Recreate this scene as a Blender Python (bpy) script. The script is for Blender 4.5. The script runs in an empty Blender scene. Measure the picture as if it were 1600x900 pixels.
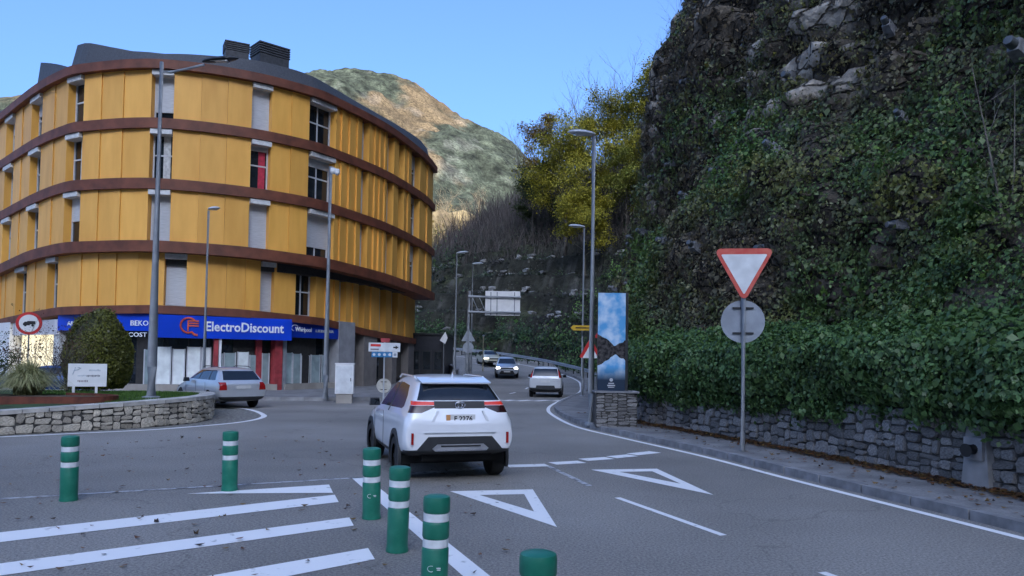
import bpy, bmesh, math, random
import numpy as np
from mathutils import Vector, Matrix, noise as mnoise
R = math.radians
random.seed(7); rng = np.random.default_rng(11)
scene = bpy.context.scene
# ---------------------------------------------------------------- camera
cam_d = bpy.data.cameras.new('camera'); cam = bpy.data.objects.new('camera', cam_d)
scene.collection.objects.link(cam); scene.camera = cam
cam_d.sensor_width = 36; cam_d.lens = 27; cam_d.shift_y = 0.04; cam_d.clip_start = 0.1; cam_d.clip_end = 12000
cam.matrix_world = Matrix.Translation((0, 0, 2.05)) @ Matrix.Rotation(R(92.1), 4, 'X') @ Matrix.Rotation(0.015, 4, 'Z')
# ---------------------------------------------------------------- sky, sun, exposure
SUN_AZ, SUN_EL = R(176), R(25)          # clockwise from +Y (into the picture)
world = bpy.data.worlds.new('World'); scene.world = world; world.use_nodes = True
wn = world.node_tree; wn.nodes.clear()
sky = wn.nodes.new('ShaderNodeTexSky'); sky.sky_type = 'NISHITA'; sky.sun_disc = False
sky.sun_elevation = SUN_EL; sky.sun_rotation = SUN_AZ
sky.altitude = 600; sky.air_density = 0.72; sky.dust_density = 10.0; sky.ozone_density = 7.8
bg = wn.nodes.new('ShaderNodeBackground'); bg.inputs[1].default_value = 0.15
wo = wn.nodes.new('ShaderNodeOutputWorld')
wn.links.new(sky.outputs[0], bg.inputs[0]); wn.links.new(bg.outputs[0], wo.inputs[0])
sd = bpy.data.lights.new('sun', 'SUN'); sd.energy = 2.0; sd.angle = R(0.5); sd.color = (1, .93, .82)
sun = bpy.data.objects.new('sun', sd); scene.collection.objects.link(sun)
svec = Vector((math.sin(SUN_AZ)*math.cos(SUN_EL), math.cos(SUN_AZ)*math.cos(SUN_EL), math.sin(SUN_EL)))
sun.rotation_euler = svec.to_track_quat('Z', 'Y').to_euler(); sun.location = svec*200
vs = scene.view_settings
vs.view_transform = 'Standard'; vs.look = 'None'; vs.gamma = 1; vs.exposure = 1.7; vs.use_curve_mapping = False
try: scene.cycles.max_bounces = 6; scene.cycles.transparent_max_bounces = 6
except Exception: pass
# ---------------------------------------------------------------- materials
def M(name, col, rough=.6, metal=0., var=.15, scale=6., bump=0., col2=None, rnd=0., detail=5., lo=.35, hi=.65, coat=0., spec=.5, bscale=None, stretch=None):
    m = bpy.data.materials.new(name); m.use_nodes = True; nt = m.node_tree; N = nt.nodes; L = nt.links
    b = N['Principled BSDF']; b.inputs['Roughness'].default_value = rough; b.inputs['Metallic'].default_value = metal
    b.inputs['Coat Weight'].default_value = coat; b.inputs['Specular IOR Level'].default_value = spec
    tc = N.new('ShaderNodeTexCoord'); mp = N.new('ShaderNodeMapping'); L.new(tc.outputs['Object'], mp.inputs[0])
    if stretch: mp.inputs['Scale'].default_value = stretch
    nz = N.new('ShaderNodeTexNoise'); nz.inputs['Scale'].default_value = scale; nz.inputs['Detail'].default_value = detail
    L.new(mp.outputs[0], nz.inputs['Vector'])
    rp = N.new('ShaderNodeValToRGB'); L.new(nz.outputs[0], rp.inputs[0])
    rp.color_ramp.elements[0].position = lo; rp.color_ramp.elements[1].position = hi
    c = np.array(col); c2 = np.array(col2) if col2 is not None else np.clip(c*(1+var), 0, .95)
    if col2 is None: c = c*(1-var)
    rp.color_ramp.elements[0].color = (*c, 1); rp.color_ramp.elements[1].color = (*c2, 1)
    out = rp.outputs[0]
    if rnd:
        oi = N.new('ShaderNodeObjectInfo'); mr = N.new('ShaderNodeMapRange'); L.new(oi.outputs['Random'], mr.inputs[0])
        mr.inputs[3].default_value = 1-rnd; mr.inputs[4].default_value = 1+rnd
        hs = N.new('ShaderNodeHueSaturation'); L.new(mr.outputs[0], hs.inputs['Value']); L.new(out, hs.inputs['Color']); out = hs.outputs[0]
    L.new(out, b.inputs['Base Color'])
    if bump:
        n2 = N.new('ShaderNodeTexNoise'); n2.inputs['Scale'].default_value = bscale or scale*4; n2.inputs['Detail'].default_value = 6
        L.new(mp.outputs[0], n2.inputs['Vector'])
        bp = N.new('ShaderNodeBump'); bp.inputs['Strength'].default_value = bump; bp.inputs['Distance'].default_value = .02
        L.new(n2.outputs[0], bp.inputs['Height']); L.new(bp.outputs[0], b.inputs['Normal'])
    return m
def emis(m, col, s):
    b = m.node_tree.nodes['Principled BSDF']; b.inputs['Emission Color'].default_value = (*col, 1); b.inputs['Emission Strength'].default_value = s; return m
def attr_mat(name, rough=.6, trans=.0, bump=0., scale=3., spec=.3, mod=.0):
    "material that takes its base colour from the point colour attribute col"
    m = bpy.data.materials.new(name); m.use_nodes = True; nt = m.node_tree; N = nt.nodes; L = nt.links
    b = N['Principled BSDF']; b.inputs['Roughness'].default_value = rough; b.inputs['Specular IOR Level'].default_value = spec
    a = N.new('ShaderNodeAttribute'); a.attribute_name = 'col'; out = a.outputs['Color']
    tc = N.new('ShaderNodeTexCoord')
    if mod:
        nz = N.new('ShaderNodeTexNoise'); nz.inputs['Scale'].default_value = scale; nz.inputs['Detail'].default_value = 8; L.new(tc.outputs['Object'], nz.inputs['Vector'])
        mr = N.new('ShaderNodeMapRange'); L.new(nz.outputs[0], mr.inputs[0]); mr.inputs[1].default_value = .3; mr.inputs[2].default_value = .7
        mr.inputs[3].default_value = 1-mod; mr.inputs[4].default_value = 1+mod
        hs = N.new('ShaderNodeHueSaturation'); L.new(mr.outputs[0], hs.inputs['Value']); L.new(out, hs.inputs['Color']); out = hs.outputs[0]
    L.new(out, b.inputs['Base Color'])
    if bump:
        n2 = N.new('ShaderNodeTexNoise'); n2.inputs['Scale'].default_value = scale*2; n2.inputs['Detail'].default_value = 8; L.new(tc.outputs['Object'], n2.inputs['Vector'])
        bp = N.new('ShaderNodeBump'); bp.inputs['Strength'].default_value = 1; bp.inputs['Distance'].default_value = bump
        L.new(n2.outputs[0], bp.inputs['Height']); L.new(bp.outputs[0], b.inputs['Normal'])
    if trans:
        t = N.new('ShaderNodeBsdfTranslucent'); L.new(out, t.inputs['Color']); mx = N.new('ShaderNodeMixShader'); mx.inputs[0].default_value = trans
        L.new(b.outputs[0], mx.inputs[1]); L.new(t.outputs[0], mx.inputs[2]); L.new(mx.outputs[0], N['Material Output'].inputs[0])
    return m
# ---------------------------------------------------------------- mesh helpers
COL = scene.collection
class MB:
    def __init__(s): s.v = []; s.f = []; s.sm = False
    def add(s, vs, fs):
        o = len(s.v); s.v += [tuple(v) for v in vs]; s.f += [tuple(i+o for i in f) for f in fs]; return s
    def box(s, c, d, rz=0., top=1.):
        x, y, z = [q/2 for q in d]; ca, sa = math.cos(rz), math.sin(rz); P = []
        for sz in (-1, 1):
            k = top if sz > 0 else 1.
            for sx, sy in ((-1, -1), (1, -1), (1, 1), (-1, 1)):
                a, b = sx*x*k, sy*y*k; P.append((c[0]+a*ca-b*sa, c[1]+a*sa+b*ca, c[2]+sz*z))
        return s.add(P, [(3, 2, 1, 0), (4, 5, 6, 7), (0, 1, 5, 4), (1, 2, 6, 5), (2, 3, 7, 6), (3, 0, 4, 7)])
    def tube(s, pts, rad, n=8, cap=True):
        pts = [Vector(p) for p in pts]; m = len(pts)
        if not hasattr(rad, '__len__'): rad = [rad]*m
        P = []
        up = None
        for i, p in enumerate(pts):
            t = (pts[min(i+1, m-1)]-pts[max(i-1, 0)]).normalized()
            if up is None: up = Vector((1, 0, 0)) if abs(t.x) < .9 else Vector((0, 1, 0))
            a = t.cross(up).normalized(); b = t.cross(a).normalized(); up = b.cross(t)
            for k in range(n):
                q = 2*math.pi*k/n; P.append(p+(a*math.cos(q)+b*math.sin(q))*rad[i])
        F = [(i*n+k, i*n+(k+1) % n, (i+1)*n+(k+1) % n, (i+1)*n+k) for i in range(m-1) for k in range(n)]
        if cap: F += [tuple(range(n))[::-1], tuple((m-1)*n+k for k in range(n))]
        return s.add(P, [f[::-1] for f in F])
    def lathe(s, prof, n=16, c=(0, 0, 0)):
        P = []; F = []
        for r, z in prof:
            for k in range(n): q = 2*math.pi*k/n; P.append((c[0]+r*math.cos(q), c[1]+r*math.sin(q), c[2]+z))
        m = len(prof)
        for i in range(m-1):
            for k in range(n): F.append((i*n+k, i*n+(k+1) % n, (i+1)*n+(k+1) % n, (i+1)*n+k))
        F += [tuple(range(n))[::-1], tuple((m-1)*n+k for k in range(n))]
        return s.add(P, F)
    def prism(s, poly, z0, z1):
        n = len(poly); P = [(x, y, z0) for x, y in poly]+[(x, y, z1) for x, y in poly]
        if sum(poly[i][0]*poly[(i+1) % n][1]-poly[(i+1) % n][0]*poly[i][1] for i in range(n)) < 0:
            P = P[:n][::-1]+P[n:][::-1]
        return s.add(P, [tuple(range(n))[::-1], tuple(range(n, 2*n))]+[(i, (i+1) % n, n+(i+1) % n, n+i) for i in range(n)])
    def plate(s, poly, y0, y1):
        "polygon in x,z extruded along y (y0 is the face towards -y)"
        n = len(poly)
        if sum(poly[i][0]*poly[(i+1) % n][1]-poly[(i+1) % n][0]*poly[i][1] for i in range(n)) < 0: poly = poly[::-1]
        P = [(x, y0, z) for x, z in poly]+[(x, y1, z) for x, z in poly]
        return s.add(P, [tuple(range(n)), tuple(range(n, 2*n))[::-1]]+[(i, n+i, n+(i+1) % n, (i+1) % n) for i in range(n)])
    def quad(s, a, b, c, d): return s.add([a, b, c, d], [(0, 1, 2, 3)])
    def sweep(s, path, prof, closed=False):
        "prof: list of (offset, z) closed loop, swept along path [(x,y,nx,ny,zadd)]"
        n = len(prof); P = [(x+nx*o, y+ny*o, z+za) for x, y, nx, ny, za in path for o, z in prof]; m = len(path); F = []
        for i in range(m if closed else m-1):
            j = (i+1) % m
            for k in range(n): F.append((i*n+k, j*n+k, j*n+(k+1) % n, i*n+(k+1) % n))
        if not closed: F += [tuple(range(n)), tuple((m-1)*n+k for k in range(n))[::-1]]
        return s.add(P, F)
    def mesh(s, name):
        me = bpy.data.meshes.new(name); me.from_pydata(s.v, [], s.f); me.update(); return me
def obj(name, mb, mat, parent=None, smooth=False, loc=None, rz=0., angle=40):
    me = mb.mesh(name) if isinstance(mb, MB) else mb
    if mat is not None:
        me.materials.clear()
        for m_ in (mat if isinstance(mat, (list, tuple)) else [mat]): me.materials.append(m_)
    if smooth:
        me.polygons.foreach_set('use_smooth', [True]*len(me.polygons))
        try: me.set_sharp_from_angle(angle=R(angle))
        except Exception: pass
    o = bpy.data.objects.new(name, me); COL.objects.link(o)
    if parent: o.parent = parent
    if loc is not None: o.location = loc
    if rz: o.rotation_euler.z = rz
    return o
def tag(o, label=None, cat=None, group=None, kind=None):
    if label: o['label'] = label
    if cat: o['category'] = cat
    if group: o['group'] = group
    if kind: o['kind'] = kind
    return o
def thing(name, label, cat, loc=(0, 0, 0), rz=0., group=None):
    o = bpy.data.objects.new(name, None); COL.objects.link(o); o.location = loc; o.rotation_euler.z = rz
    return tag(o, label, cat, group)
def copy_tree(o, parent=None):
    c = o.copy(); COL.objects.link(c); c.parent = parent
    for ch in list(o.children): copy_tree(ch, c)
    return c
def fast(name, V, F, cols=None, smooth=False):
    "numpy mesh: V (n,3), F (m,k) all faces with k corners, cols (n,3)"
    me = bpy.data.meshes.new(name); V = np.asarray(V, np.float32); F = np.asarray(F, np.int32); k = F.shape[1]
    me.vertices.add(len(V)); me.vertices.foreach_set('co', V.ravel()); me.loops.add(F.size); me.loops.foreach_set('vertex_index', F.ravel())
    me.polygons.add(len(F)); me.polygons.foreach_set('loop_start', np.arange(0, F.size, k, dtype=np.int32))
    if smooth: me.polygons.foreach_set('use_smooth', np.ones(len(F), bool))
    if cols is not None:
        a = me.attributes.new('col', 'FLOAT_COLOR', 'POINT'); a.data.foreach_set('color', np.concatenate([cols, np.ones((len(V), 1))], 1).astype(np.float32).ravel())
    me.update(calc_edges=True); return me
def grid_faces(nu, nv):
    i, j = np.meshgrid(np.arange(nu-1), np.arange(nv-1), indexing='ij'); a = (i*nv+j).ravel()
    return np.stack([a, a+nv, a+nv+1, a+1], 1)
def text(name, body, size, mat, parent, mtx, ext=.01, align='CENTER', shear=0., sx=1., bold=0.):
    cu = bpy.data.curves.new('t', 'FONT'); cu.body = body; cu.size = size; cu.extrude = ext; cu.align_x = align; cu.shear = shear; cu.resolution_u = 2; cu.offset = bold
    t = bpy.data.objects.new('t', cu); COL.objects.link(t); bpy.context.view_layer.update()
    me = bpy.data.meshes.new_from_object(t.evaluated_get(bpy.context.evaluated_depsgraph_get()))
    bpy.data.objects.remove(t); bpy.data.curves.remove(cu)
    me.transform(mtx @ Matrix.Diagonal((sx, 1, 1, 1)))
    return obj(name, me, mat, parent)
def spline(pts, n=8):
    "Catmull-Rom through points"
    P = [np.array(p, float) for p in pts]; P = [2*P[0]-P[1]]+P+[2*P[-1]-P[-2]]; out = []
    for i in range(1, len(P)-2):
        for k in range(n):
            t = k/n; a, b, c, d = P[i-1:i+3]
            out.append(.5*((2*b)+(c-a)*t+(2*a-5*b+4*c-d)*t*t+(3*b-3*c+d-a)*t**3))
    out.append(P[-2]); return np.array(out)
def pathn(P, left=True):
    "add unit normals (to the left of travel when left) to a 2-D polyline; returns rows x,y,nx,ny,0"
    P = np.asarray(P)[:, :2]; T = np.gradient(P, axis=0); T /= np.linalg.norm(T, axis=1)[:, None]
    n = np.stack([-T[:, 1], T[:, 0]], 1)*(1 if left else -1); return np.concatenate([P, n, np.zeros((len(P), 1))], 1)
def fbm(P, s=1., o=4, seed=0.):
    out = np.zeros(len(P)); a = 1.
    for k in range(o):
        q = P*(s*2**k)+seed+k*17.3
        out += a*np.array([mnoise.noise(Vector(p)) for p in q]); a *= .5
    return out
# ---------------------------------------------------------------- materials used all over
m_asphalt = M('asphalt', (.205, .190, .168), .85, scale=.3, bump=.6, bscale=60, col2=(.28, .262, .235), lo=.3, hi=.75, detail=12)
def add_speckle(m, amt=.35, scale=55):
    nt = m.node_tree; N = nt.nodes; L = nt.links; b = N['Principled BSDF']; src = b.inputs['Base Color'].links[0].from_socket
    tc = N.new('ShaderNodeTexCoord'); vo = N.new('ShaderNodeTexNoise'); vo.inputs['Scale'].default_value = scale; vo.inputs['Detail'].default_value = 3; vo.inputs['Roughness'].default_value = .8
    L.new(tc.outputs['Object'], vo.inputs['Vector']); mr = N.new('ShaderNodeMapRange'); L.new(vo.outputs[0], mr.inputs[0])
    mr.inputs[1].default_value = .35; mr.inputs[2].default_value = .65; mr.inputs[3].default_value = 1-amt; mr.inputs[4].default_value = 1+amt
    hs = N.new('ShaderNodeHueSaturation'); L.new(mr.outputs[0], hs.inputs['Value']); L.new(src, hs.inputs['Color']); L.new(hs.outputs[0], b.inputs['Base Color'])
add_speckle(m_asphalt, .45, 34)
def add_cracks(m):
    "thin wandering cracks, broad repair patches and rubbed wheel paths in the surface"
    nt = m.node_tree; N = nt.nodes; L = nt.links; b = N['Principled BSDF']; src = b.inputs['Base Color'].links[0].from_socket; tc = N.new('ShaderNodeTexCoord')
    wz = N.new('ShaderNodeTexNoise'); wz.inputs['Scale'].default_value = 1.3; wz.inputs['Detail'].default_value = 6; L.new(tc.outputs['Object'], wz.inputs['Vector'])
    ad = N.new('ShaderNodeVectorMath'); ad.operation = 'MULTIPLY_ADD'; L.new(wz.outputs['Color'], ad.inputs[0]); ad.inputs[1].default_value = (1.6, 1.6, 0); L.new(tc.outputs['Object'], ad.inputs[2])
    vo = N.new('ShaderNodeTexVoronoi'); vo.feature = 'DISTANCE_TO_EDGE'; vo.inputs['Scale'].default_value = .22; L.new(ad.outputs[0], vo.inputs['Vector'])
    mr = N.new('ShaderNodeMapRange'); L.new(vo.outputs['Distance'], mr.inputs[0]); mr.inputs[1].default_value = .0; mr.inputs[2].default_value = .006; mr.inputs[3].default_value = .75; mr.inputs[4].default_value = 1.
    pn = N.new('ShaderNodeTexNoise'); pn.inputs['Scale'].default_value = .13; pn.inputs['Detail'].default_value = 3; L.new(tc.outputs['Object'], pn.inputs['Vector'])
    pr = N.new('ShaderNodeMapRange'); L.new(pn.outputs[0], pr.inputs[0]); pr.inputs[1].default_value = .42; pr.inputs[2].default_value = .6; pr.inputs[3].default_value = .80; pr.inputs[4].default_value = 1.08
    mu = N.new('ShaderNodeMath'); mu.operation = 'MULTIPLY'; L.new(mr.outputs[0], mu.inputs[0]); L.new(pr.outputs[0], mu.inputs[1])
    hs = N.new('ShaderNodeHueSaturation'); L.new(mu.outputs[0], hs.inputs['Value']); L.new(src, hs.inputs['Color']); L.new(hs.outputs[0], b.inputs['Base Color'])
add_cracks(m_asphalt)
m_paint = M('road_paint', (.30, .30, .29), .7, scale=6, col2=(.80, .79, .77), lo=.26, hi=.37, detail=9, bump=.2)
m_paint_worn = M('worn_road_paint', (.12, .12, .125), .8, scale=7, col2=(.48, .48, .49), lo=.36, hi=.55, detail=10)
m_concrete = M('concrete', (.25, .245, .24), .85, scale=2, var=.25, bump=.3, rnd=.12)
m_kerb = M('kerb_stone', (.20, .20, .205), .85, scale=4, var=.25, bump=.3, rnd=.12)
m_pave = M('pavement', (.185, .18, .175), .85, scale=1.5, var=.25, bump=.3)
add_speckle(m_pave, .2, 30)
m_earth = M('earth', (.07, .055, .035), .95, scale=2, var=.4, bump=.5)
m_galv = M('galvanised_steel', (.30, .32, .34), .5, .35, scale=3, var=.12)
m_galv_l = M('pale_steel', (.5, .52, .54), .45, .2, scale=3, var=.1)
m_dark = M('dark_metal', (.03, .032, .035), .45, .3, scale=4, var=.2)
m_black = M('black_plastic', (.012, .012, .013), .5, scale=4, var=.2)
m_white = M('white_paint', (.78, .78, .77), .45, scale=3, var=.05)
m_red = M('red_paint', (.55, .03, .03), .45, scale=3, var=.2)
m_glass = M('window_glass', (.012, .016, .02), .06, scale=.8, var=.5, spec=.7)
# ---------------------------------------------------------------- ground, road, pavements
def gz(Y): return 0. if Y < 50 else .0018*(min(Y, 95)-50)**2
def ground_sheet(name, xs, ys, dz, mat):
    V = [(x, y, gz(y)+dz) for x in xs for y in ys]
    return tag(obj(name, fast(name, V, grid_faces(len(xs), len(ys)), smooth=True), mat), kind='structure')
ys_fine = list(np.arange(48, 97, 2.))
ground_sheet('ground', [-5000, -400, -80, 0, 80, 400, 5000], [-5000, -500, -60, 0, 47]+ys_fine+[120, 500, 6000], -.03, m_earth)
ground_sheet('road', [-75, -40, -20, 0, 20, 40], [-60, -30, 0, 20, 40, 47]+ys_fine+[110], 0., m_asphalt)
KERB = spline([(12.4, -14), (10.3, -6), (8.7, 0), (7.5, 5), (6.42, 9.1), (5.22, 13.4), (4.42, 16.5), (3.3, 19.8), (2.3, 23), (1.85, 27.2), (1.8, 30.3), (2.15, 33.7), (3.1, 39), (4.4, 46), (5.3, 55), (5.6, 62), (4.6, 69), (2, 76), (-3, 82), (-12, 87), (-30, 92), (-60, 98)], 8)
WALL = spline([(14.5, -14), (12.0, -6), (10.2, 0), (9.0, 5), (8.2, 8.5), (7.53, 11.33), (7.08, 13.09), (6.3, 16.4), (5.58, 18.6), (4.6, 21.6), (3.95, 23.8), (3.8, 27), (4.0, 31), (4.5, 36), (5.2, 42), (6.3, 50)], 8)
def strip(name, path, o0, o1, dz, mat, parent=None, kind='structure'):
    P = pathn(path); V = []
    for x, y, nx, ny, _ in P:
        for o in (o0, o1): V.append((x+nx*o, y+ny*o, gz(y+ny*o)+dz))
    o = obj(name, fast(name, V, grid_faces(len(P), 2)), mat, parent, True)
    return tag(o, kind=kind) if not parent else o
# right-hand pavement
kp = [p for p in KERB if p[1] < 46]
mb = MB(); mb.prism([tuple(p) for p in kp]+[(p[0]+.3, p[1]) for p in WALL[::-1] if p[1] < 47], -.05, .12)
pave_r = tag(obj('pavement', mb, m_pave), kind='structure')
P = pathn(KERB); seg = 0; i = 0
kd = np.concatenate([[0], np.cumsum(np.linalg.norm(np.diff(P[:, :2], axis=0), axis=1))])
def along(Pn, d, s):
    return np.array([np.interp(s, d, Pn[:, k]) for k in range(Pn.shape[1])])
s = 14.
while s < kd[-1]-1.1:
    a, b = along(P, kd, s), along(P, kd, s+1.); c = (a+b)/2
    if c[1] > 4 and c[1] < 70:
        mb = MB(); rz = math.atan2(b[1]-a[1], b[0]-a[0]); mb.box((0, 0, 0), (.988, .16, .2), 0, .97)
        obj('kerb_stone', mb, m_kerb, pave_r, loc=(c[0]-c[2]*-.0, c[1], gz(c[1])+.036+random.uniform(-.004, .004)), rz=rz+random.uniform(-.006, .006))
    s += 1.
strip('edge_line', [p for p in KERB if -8 < p[1] < 88], .26, .40, .004, m_paint)
# left-hand pavement round the building
LP = spline([(-60, 52), (-40, 43), (-30, 37.5), (-24, 34.8), (-18, 33.6), (-10.5, 33.8), (-6.8, 34.6), (-4.6, 38), (-3.8, 46), (-3.9, 56), (-5.5, 66), (-10, 74), (-20, 80), (-40, 86)], 6)
mb = MB(); mb.prism([tuple(p) for p in LP]+[(-60, 90)], -.3, .15); pave_l = tag(obj('pavement', mb, m_pave), kind='structure')
Q = pathn(LP); qd = np.concatenate([[0], np.cumsum(np.linalg.norm(np.diff(Q[:, :2], axis=0), axis=1))]); s = 20.
while s < qd[-1]-40:
    a, b = along(Q, qd, s), along(Q, qd, s+1.); c = (a+b)/2; mb = MB(); mb.box((0, 0, 0), (.985, .18, .22), 0, .97)
    obj('kerb_stone', mb, m_concrete, pave_l, loc=(c[0], c[1], gz(c[1])+.045+random.uniform(-.004, .004)), rz=math.atan2(b[1]-a[1], b[0]-a[0])); s += 1.
# painted markings
def mark(poly, mat=m_paint, z=.006, name='road_marking'):
    n = 14; mb = MB(); mb.add([(x, y, gz(y)+z) for x, y in poly], [tuple(range(len(poly)))] if len(poly) > 2 else [])
    o = tag(obj(name, mb, mat), kind='structure')
    me = o.data
    if me.polygons[0].normal.z < 0: me.flip_normals()
    return o
def line(a, b, w, mat=m_paint, z=.006):
    a, b = np.array(a, float), np.array(b, float); t = (b-a)/np.linalg.norm(b-a); n = np.array([-t[1], t[0]])*w/2
    return mark([tuple(a+n), tuple(a-n), tuple(b-n), tuple(b+n)], mat, z)
def hollow_tri(A, B, C, inn):
    mb = MB(); z = .006
    V = [(x, y, z) for x, y in (A, B, C)+inn]; mb.add(V, [(0, 1, 4, 3), (1, 2, 5, 4), (2, 0, 3, 5)])
    o = tag(obj('give_way_marking', mb, m_paint), kind='structure')
    if o.data.polygons[0].normal.z < 0: o.data.flip_normals()
hollow_tri((-.90, 11.72), (.36, 12.0), (.58, 9.37), ((-.44, 11.44), (.22, 11.57), (.33, 10.28)))
hollow_tri((1.49, 14.2), (2.75, 14.45), (3.1, 11.74), ((1.98, 13.98), (2.6, 14.1), (2.82, 12.75)))
for a, b in (((-.05, 14.5), (.71, 14.72)), ((.82, 14.95), (1.42, 15.25)), ((1.47, 15.55), (2.05, 15.9)), ((2.1, 16.02), (2.6, 16.4)), ((2.62, 16.55), (3.2, 17.05))): line(a, b, .34)
line((.72, 14.6), (1.29, 12.38), .1, m_paint_worn); line((1.59, 11.4), (2.51, 9.06), .1); line((3.05, 7.55), (3.9, 5.3), .1)
line((-2.0, 13.2), (-.3, 14.3), .22, m_paint_worn)
line((-12.0, 8.05), (-2.45, 12.92), .09, m_paint_worn); line((-2.52, 12.9), (.9, 4.2), .24)
mark([(-4.67, 11.19), (-2.84, 12.16), (-2.61, 11.44)])
mark([(-9.5, 5.5), (-9.2, 5.1), (-2.37, 10.74), (-2.55, 11.29)]); mark([(-8.7, 4.3), (-8.4, 3.9), (-1.86, 9.28), (-2.01, 9.74)])
mark([(-6.4, 3.9), (-6.1, 3.4), (-1.34, 7.78), (-1.49, 8.22)])
for x0, x1 in ((-1.25, -.45), (-.3, .1), (.3, .95), (1.15, 1.8), (2.0, 2.6)): line((x0, 36.0+.2*x0), (x1, 36.7+.2*x1), .4)
def offc(o, y0, y1): return [(p[0]+p[2]*o, p[1]+p[3]*o) for p in pathn(KERB) if y0 < p[1] < y1]
for y0 in range(42, 84, 7):
    pts = offc(3.9, y0, y0+3)
    if len(pts) > 1: strip('lane_line', pts, -.06, .06, .006, m_paint)
# fallen leaves and grit on the asphalt
def litter(name, pts, size, cols, mat, label):
    n = len(pts); a = rng.uniform(0, 6.28, n); s_ = rng.uniform(.6, 1.3, n)*size; V = np.zeros((n, 4, 3)); t = rng.normal(0, .35, (n, 2))
    for k, (u, v) in enumerate(((-1, 0), (0, -.55), (1, 0), (0, .55))):
        V[:, k, 0] = pts[:, 0]+s_*(u*np.cos(a)-v*np.sin(a)); V[:, k, 1] = pts[:, 1]+s_*(u*np.sin(a)+v*np.cos(a)); V[:, k, 2] = pts[:, 2]+.01+s_*np.abs(u*t[:, 0]+v*t[:, 1])+.25*s_*(k % 2 == 0)*rng.uniform(0, 1, n)
    c = np.repeat(cols[rng.integers(0, len(cols), n)][:, None], 4, 1)*rng.uniform(.6, 1.2, (n, 1, 1))
    o = obj(name, fast(name, V.reshape(-1, 3), np.arange(n*4).reshape(-1, 4), c.reshape(-1, 3)), mat); return tag(o, label, 'leaves', kind='stuff')
m_leaf = attr_mat('leaf', .55, .25)
LC = np.array([(.16, .09, .035), (.10, .055, .03), (.22, .13, .04), (.07, .045, .03), (.2, .08, .03)])
n = 330; pts = np.stack([rng.uniform(-9, 0, n), rng.uniform(5, 19, n), np.full(n, .004)], 1)
litter('fallen_leaves', pts, .045, LC, m_leaf, 'scattered brown fallen leaves on the asphalt by the hatching')
n = 6500; wi = pathn(WALL); wd = np.concatenate([[0], np.cumsum(np.linalg.norm(np.diff(wi[:, :2], axis=0), axis=1))])
ss = rng.uniform(wd[np.argmin(abs(WALL[:, 1]-6))], wd[np.argmin(abs(WALL[:, 1]-27))], n); w_ = np.array([along(wi, wd, s_) for s_ in ss]); of = np.abs(rng.normal(0, .17, n))+.02
of = np.where(rng.uniform(0, 1, n) < .06, rng.uniform(0, 1.5, n), of)
litter('fallen_leaves', np.stack([w_[:, 0]+w_[:, 2]*of, w_[:, 1]+w_[:, 3]*of, .122+rng.uniform(0, .06, n)*np.exp(-of*5)], 1), .05, LC, m_leaf, 'drift of brown fallen leaves along the foot of the stone wall')
# ---------------------------------------------------------------- cliff on the right
def smooth(a, b, x): t = np.clip((x-a)/(b-a), 0, 1); return t*t*(3-2*t)
CB = spline([(15.5, -16), (12.9, -6), (11.0, 0), (9.8, 5), (8.9, 8.5), (8.2, 11.33), (7.0, 16.4), (5.3, 21.6), (4.7, 24), (4.5, 28), (4.7, 34), (5.2, 40), (5.8, 45), (8, 49), (14, 52), (26, 54), (60, 56)], 16)
cbd = np.concatenate([[0], np.cumsum(np.linalg.norm(np.diff(CB, axis=0), axis=1))])
NU, NV = 330, 170
us = np.concatenate([np.linspace(0, cbd[-1]-35, NU-20), np.linspace(cbd[-1]-34, cbd[-1], 20)])
vz = np.concatenate([np.linspace(0, 27, 140), 27+np.linspace(.3, 1, 30)**1.6*78])
bx = np.interp(us, cbd, CB[:, 0]); by = np.interp(us, cbd, CB[:, 1])
cdir = np.array([.985, -.17, 0])
def cliff_setback(Y, v):
    c = .62-.42*smooth(10, 42, Y)
    return c*np.minimum(v, 27)+.9*np.maximum(v-27, 0)-.9*np.exp(-((v-3)/2.2)**2)*0
UU, VV = np.meshgrid(np.arange(NU), np.arange(NV), indexing='ij')
Yb = by[UU]; v_ = vz[VV]; sb = cliff_setback(Yb, v_)
base = np.stack([bx[UU]+cdir[0]*sb, by[UU]+cdir[1]*sb, 1.0+v_], -1).reshape(-1, 3)
big = fbm(base, .16, 3, 3.); med = fbm(base, .55, 3, 31.); fin = fbm(base, 2.1, 2, 77.)
damp = np.clip(v_.ravel()/2.5, .1, 1)
ph = base[:, 2]/1.5+1.3*fbm(base, .14, 2, 200.)-.12*base[:, 1]; saw = ph-np.floor(ph); upper = smooth(5, 10, v_.ravel()); disp = (1.1*big+.55*np.abs(med)*1.3+.16*fin+upper*.55*(smooth(0, .75, saw)-smooth(.85, 1., saw)-.4))*damp
Nrm = np.array([-.82, -.30, .48]); CL = base+disp[:, None]*Nrm
light = smooth(.02, .16, fbm(base*np.array([1, 1, .5]), .30, 4, 140.)+.22*fin)*smooth(6, 11, v_.ravel())*smooth(.30, .5, saw)*(1-smooth(.86, .95, saw))
ccol = np.array([.075, .062, .046])*(1+.35*med[:, None])+light[:, None]*np.array([.30, .27, .225])*(.75+.5*np.abs(fin[:, None]))
ccol = np.clip(ccol*(1-.45*smooth(.9, 1., saw)[:, None]*upper[:, None]*0), .012, .5)
cliff = tag(obj('cliff', fast('cliff', CL, grid_faces(NU, NV)[:, ::-1], ccol, True), attr_mat('cliff_rock', .95, 0, .25, 1.6, .2, .45)), kind='structure')
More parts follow.
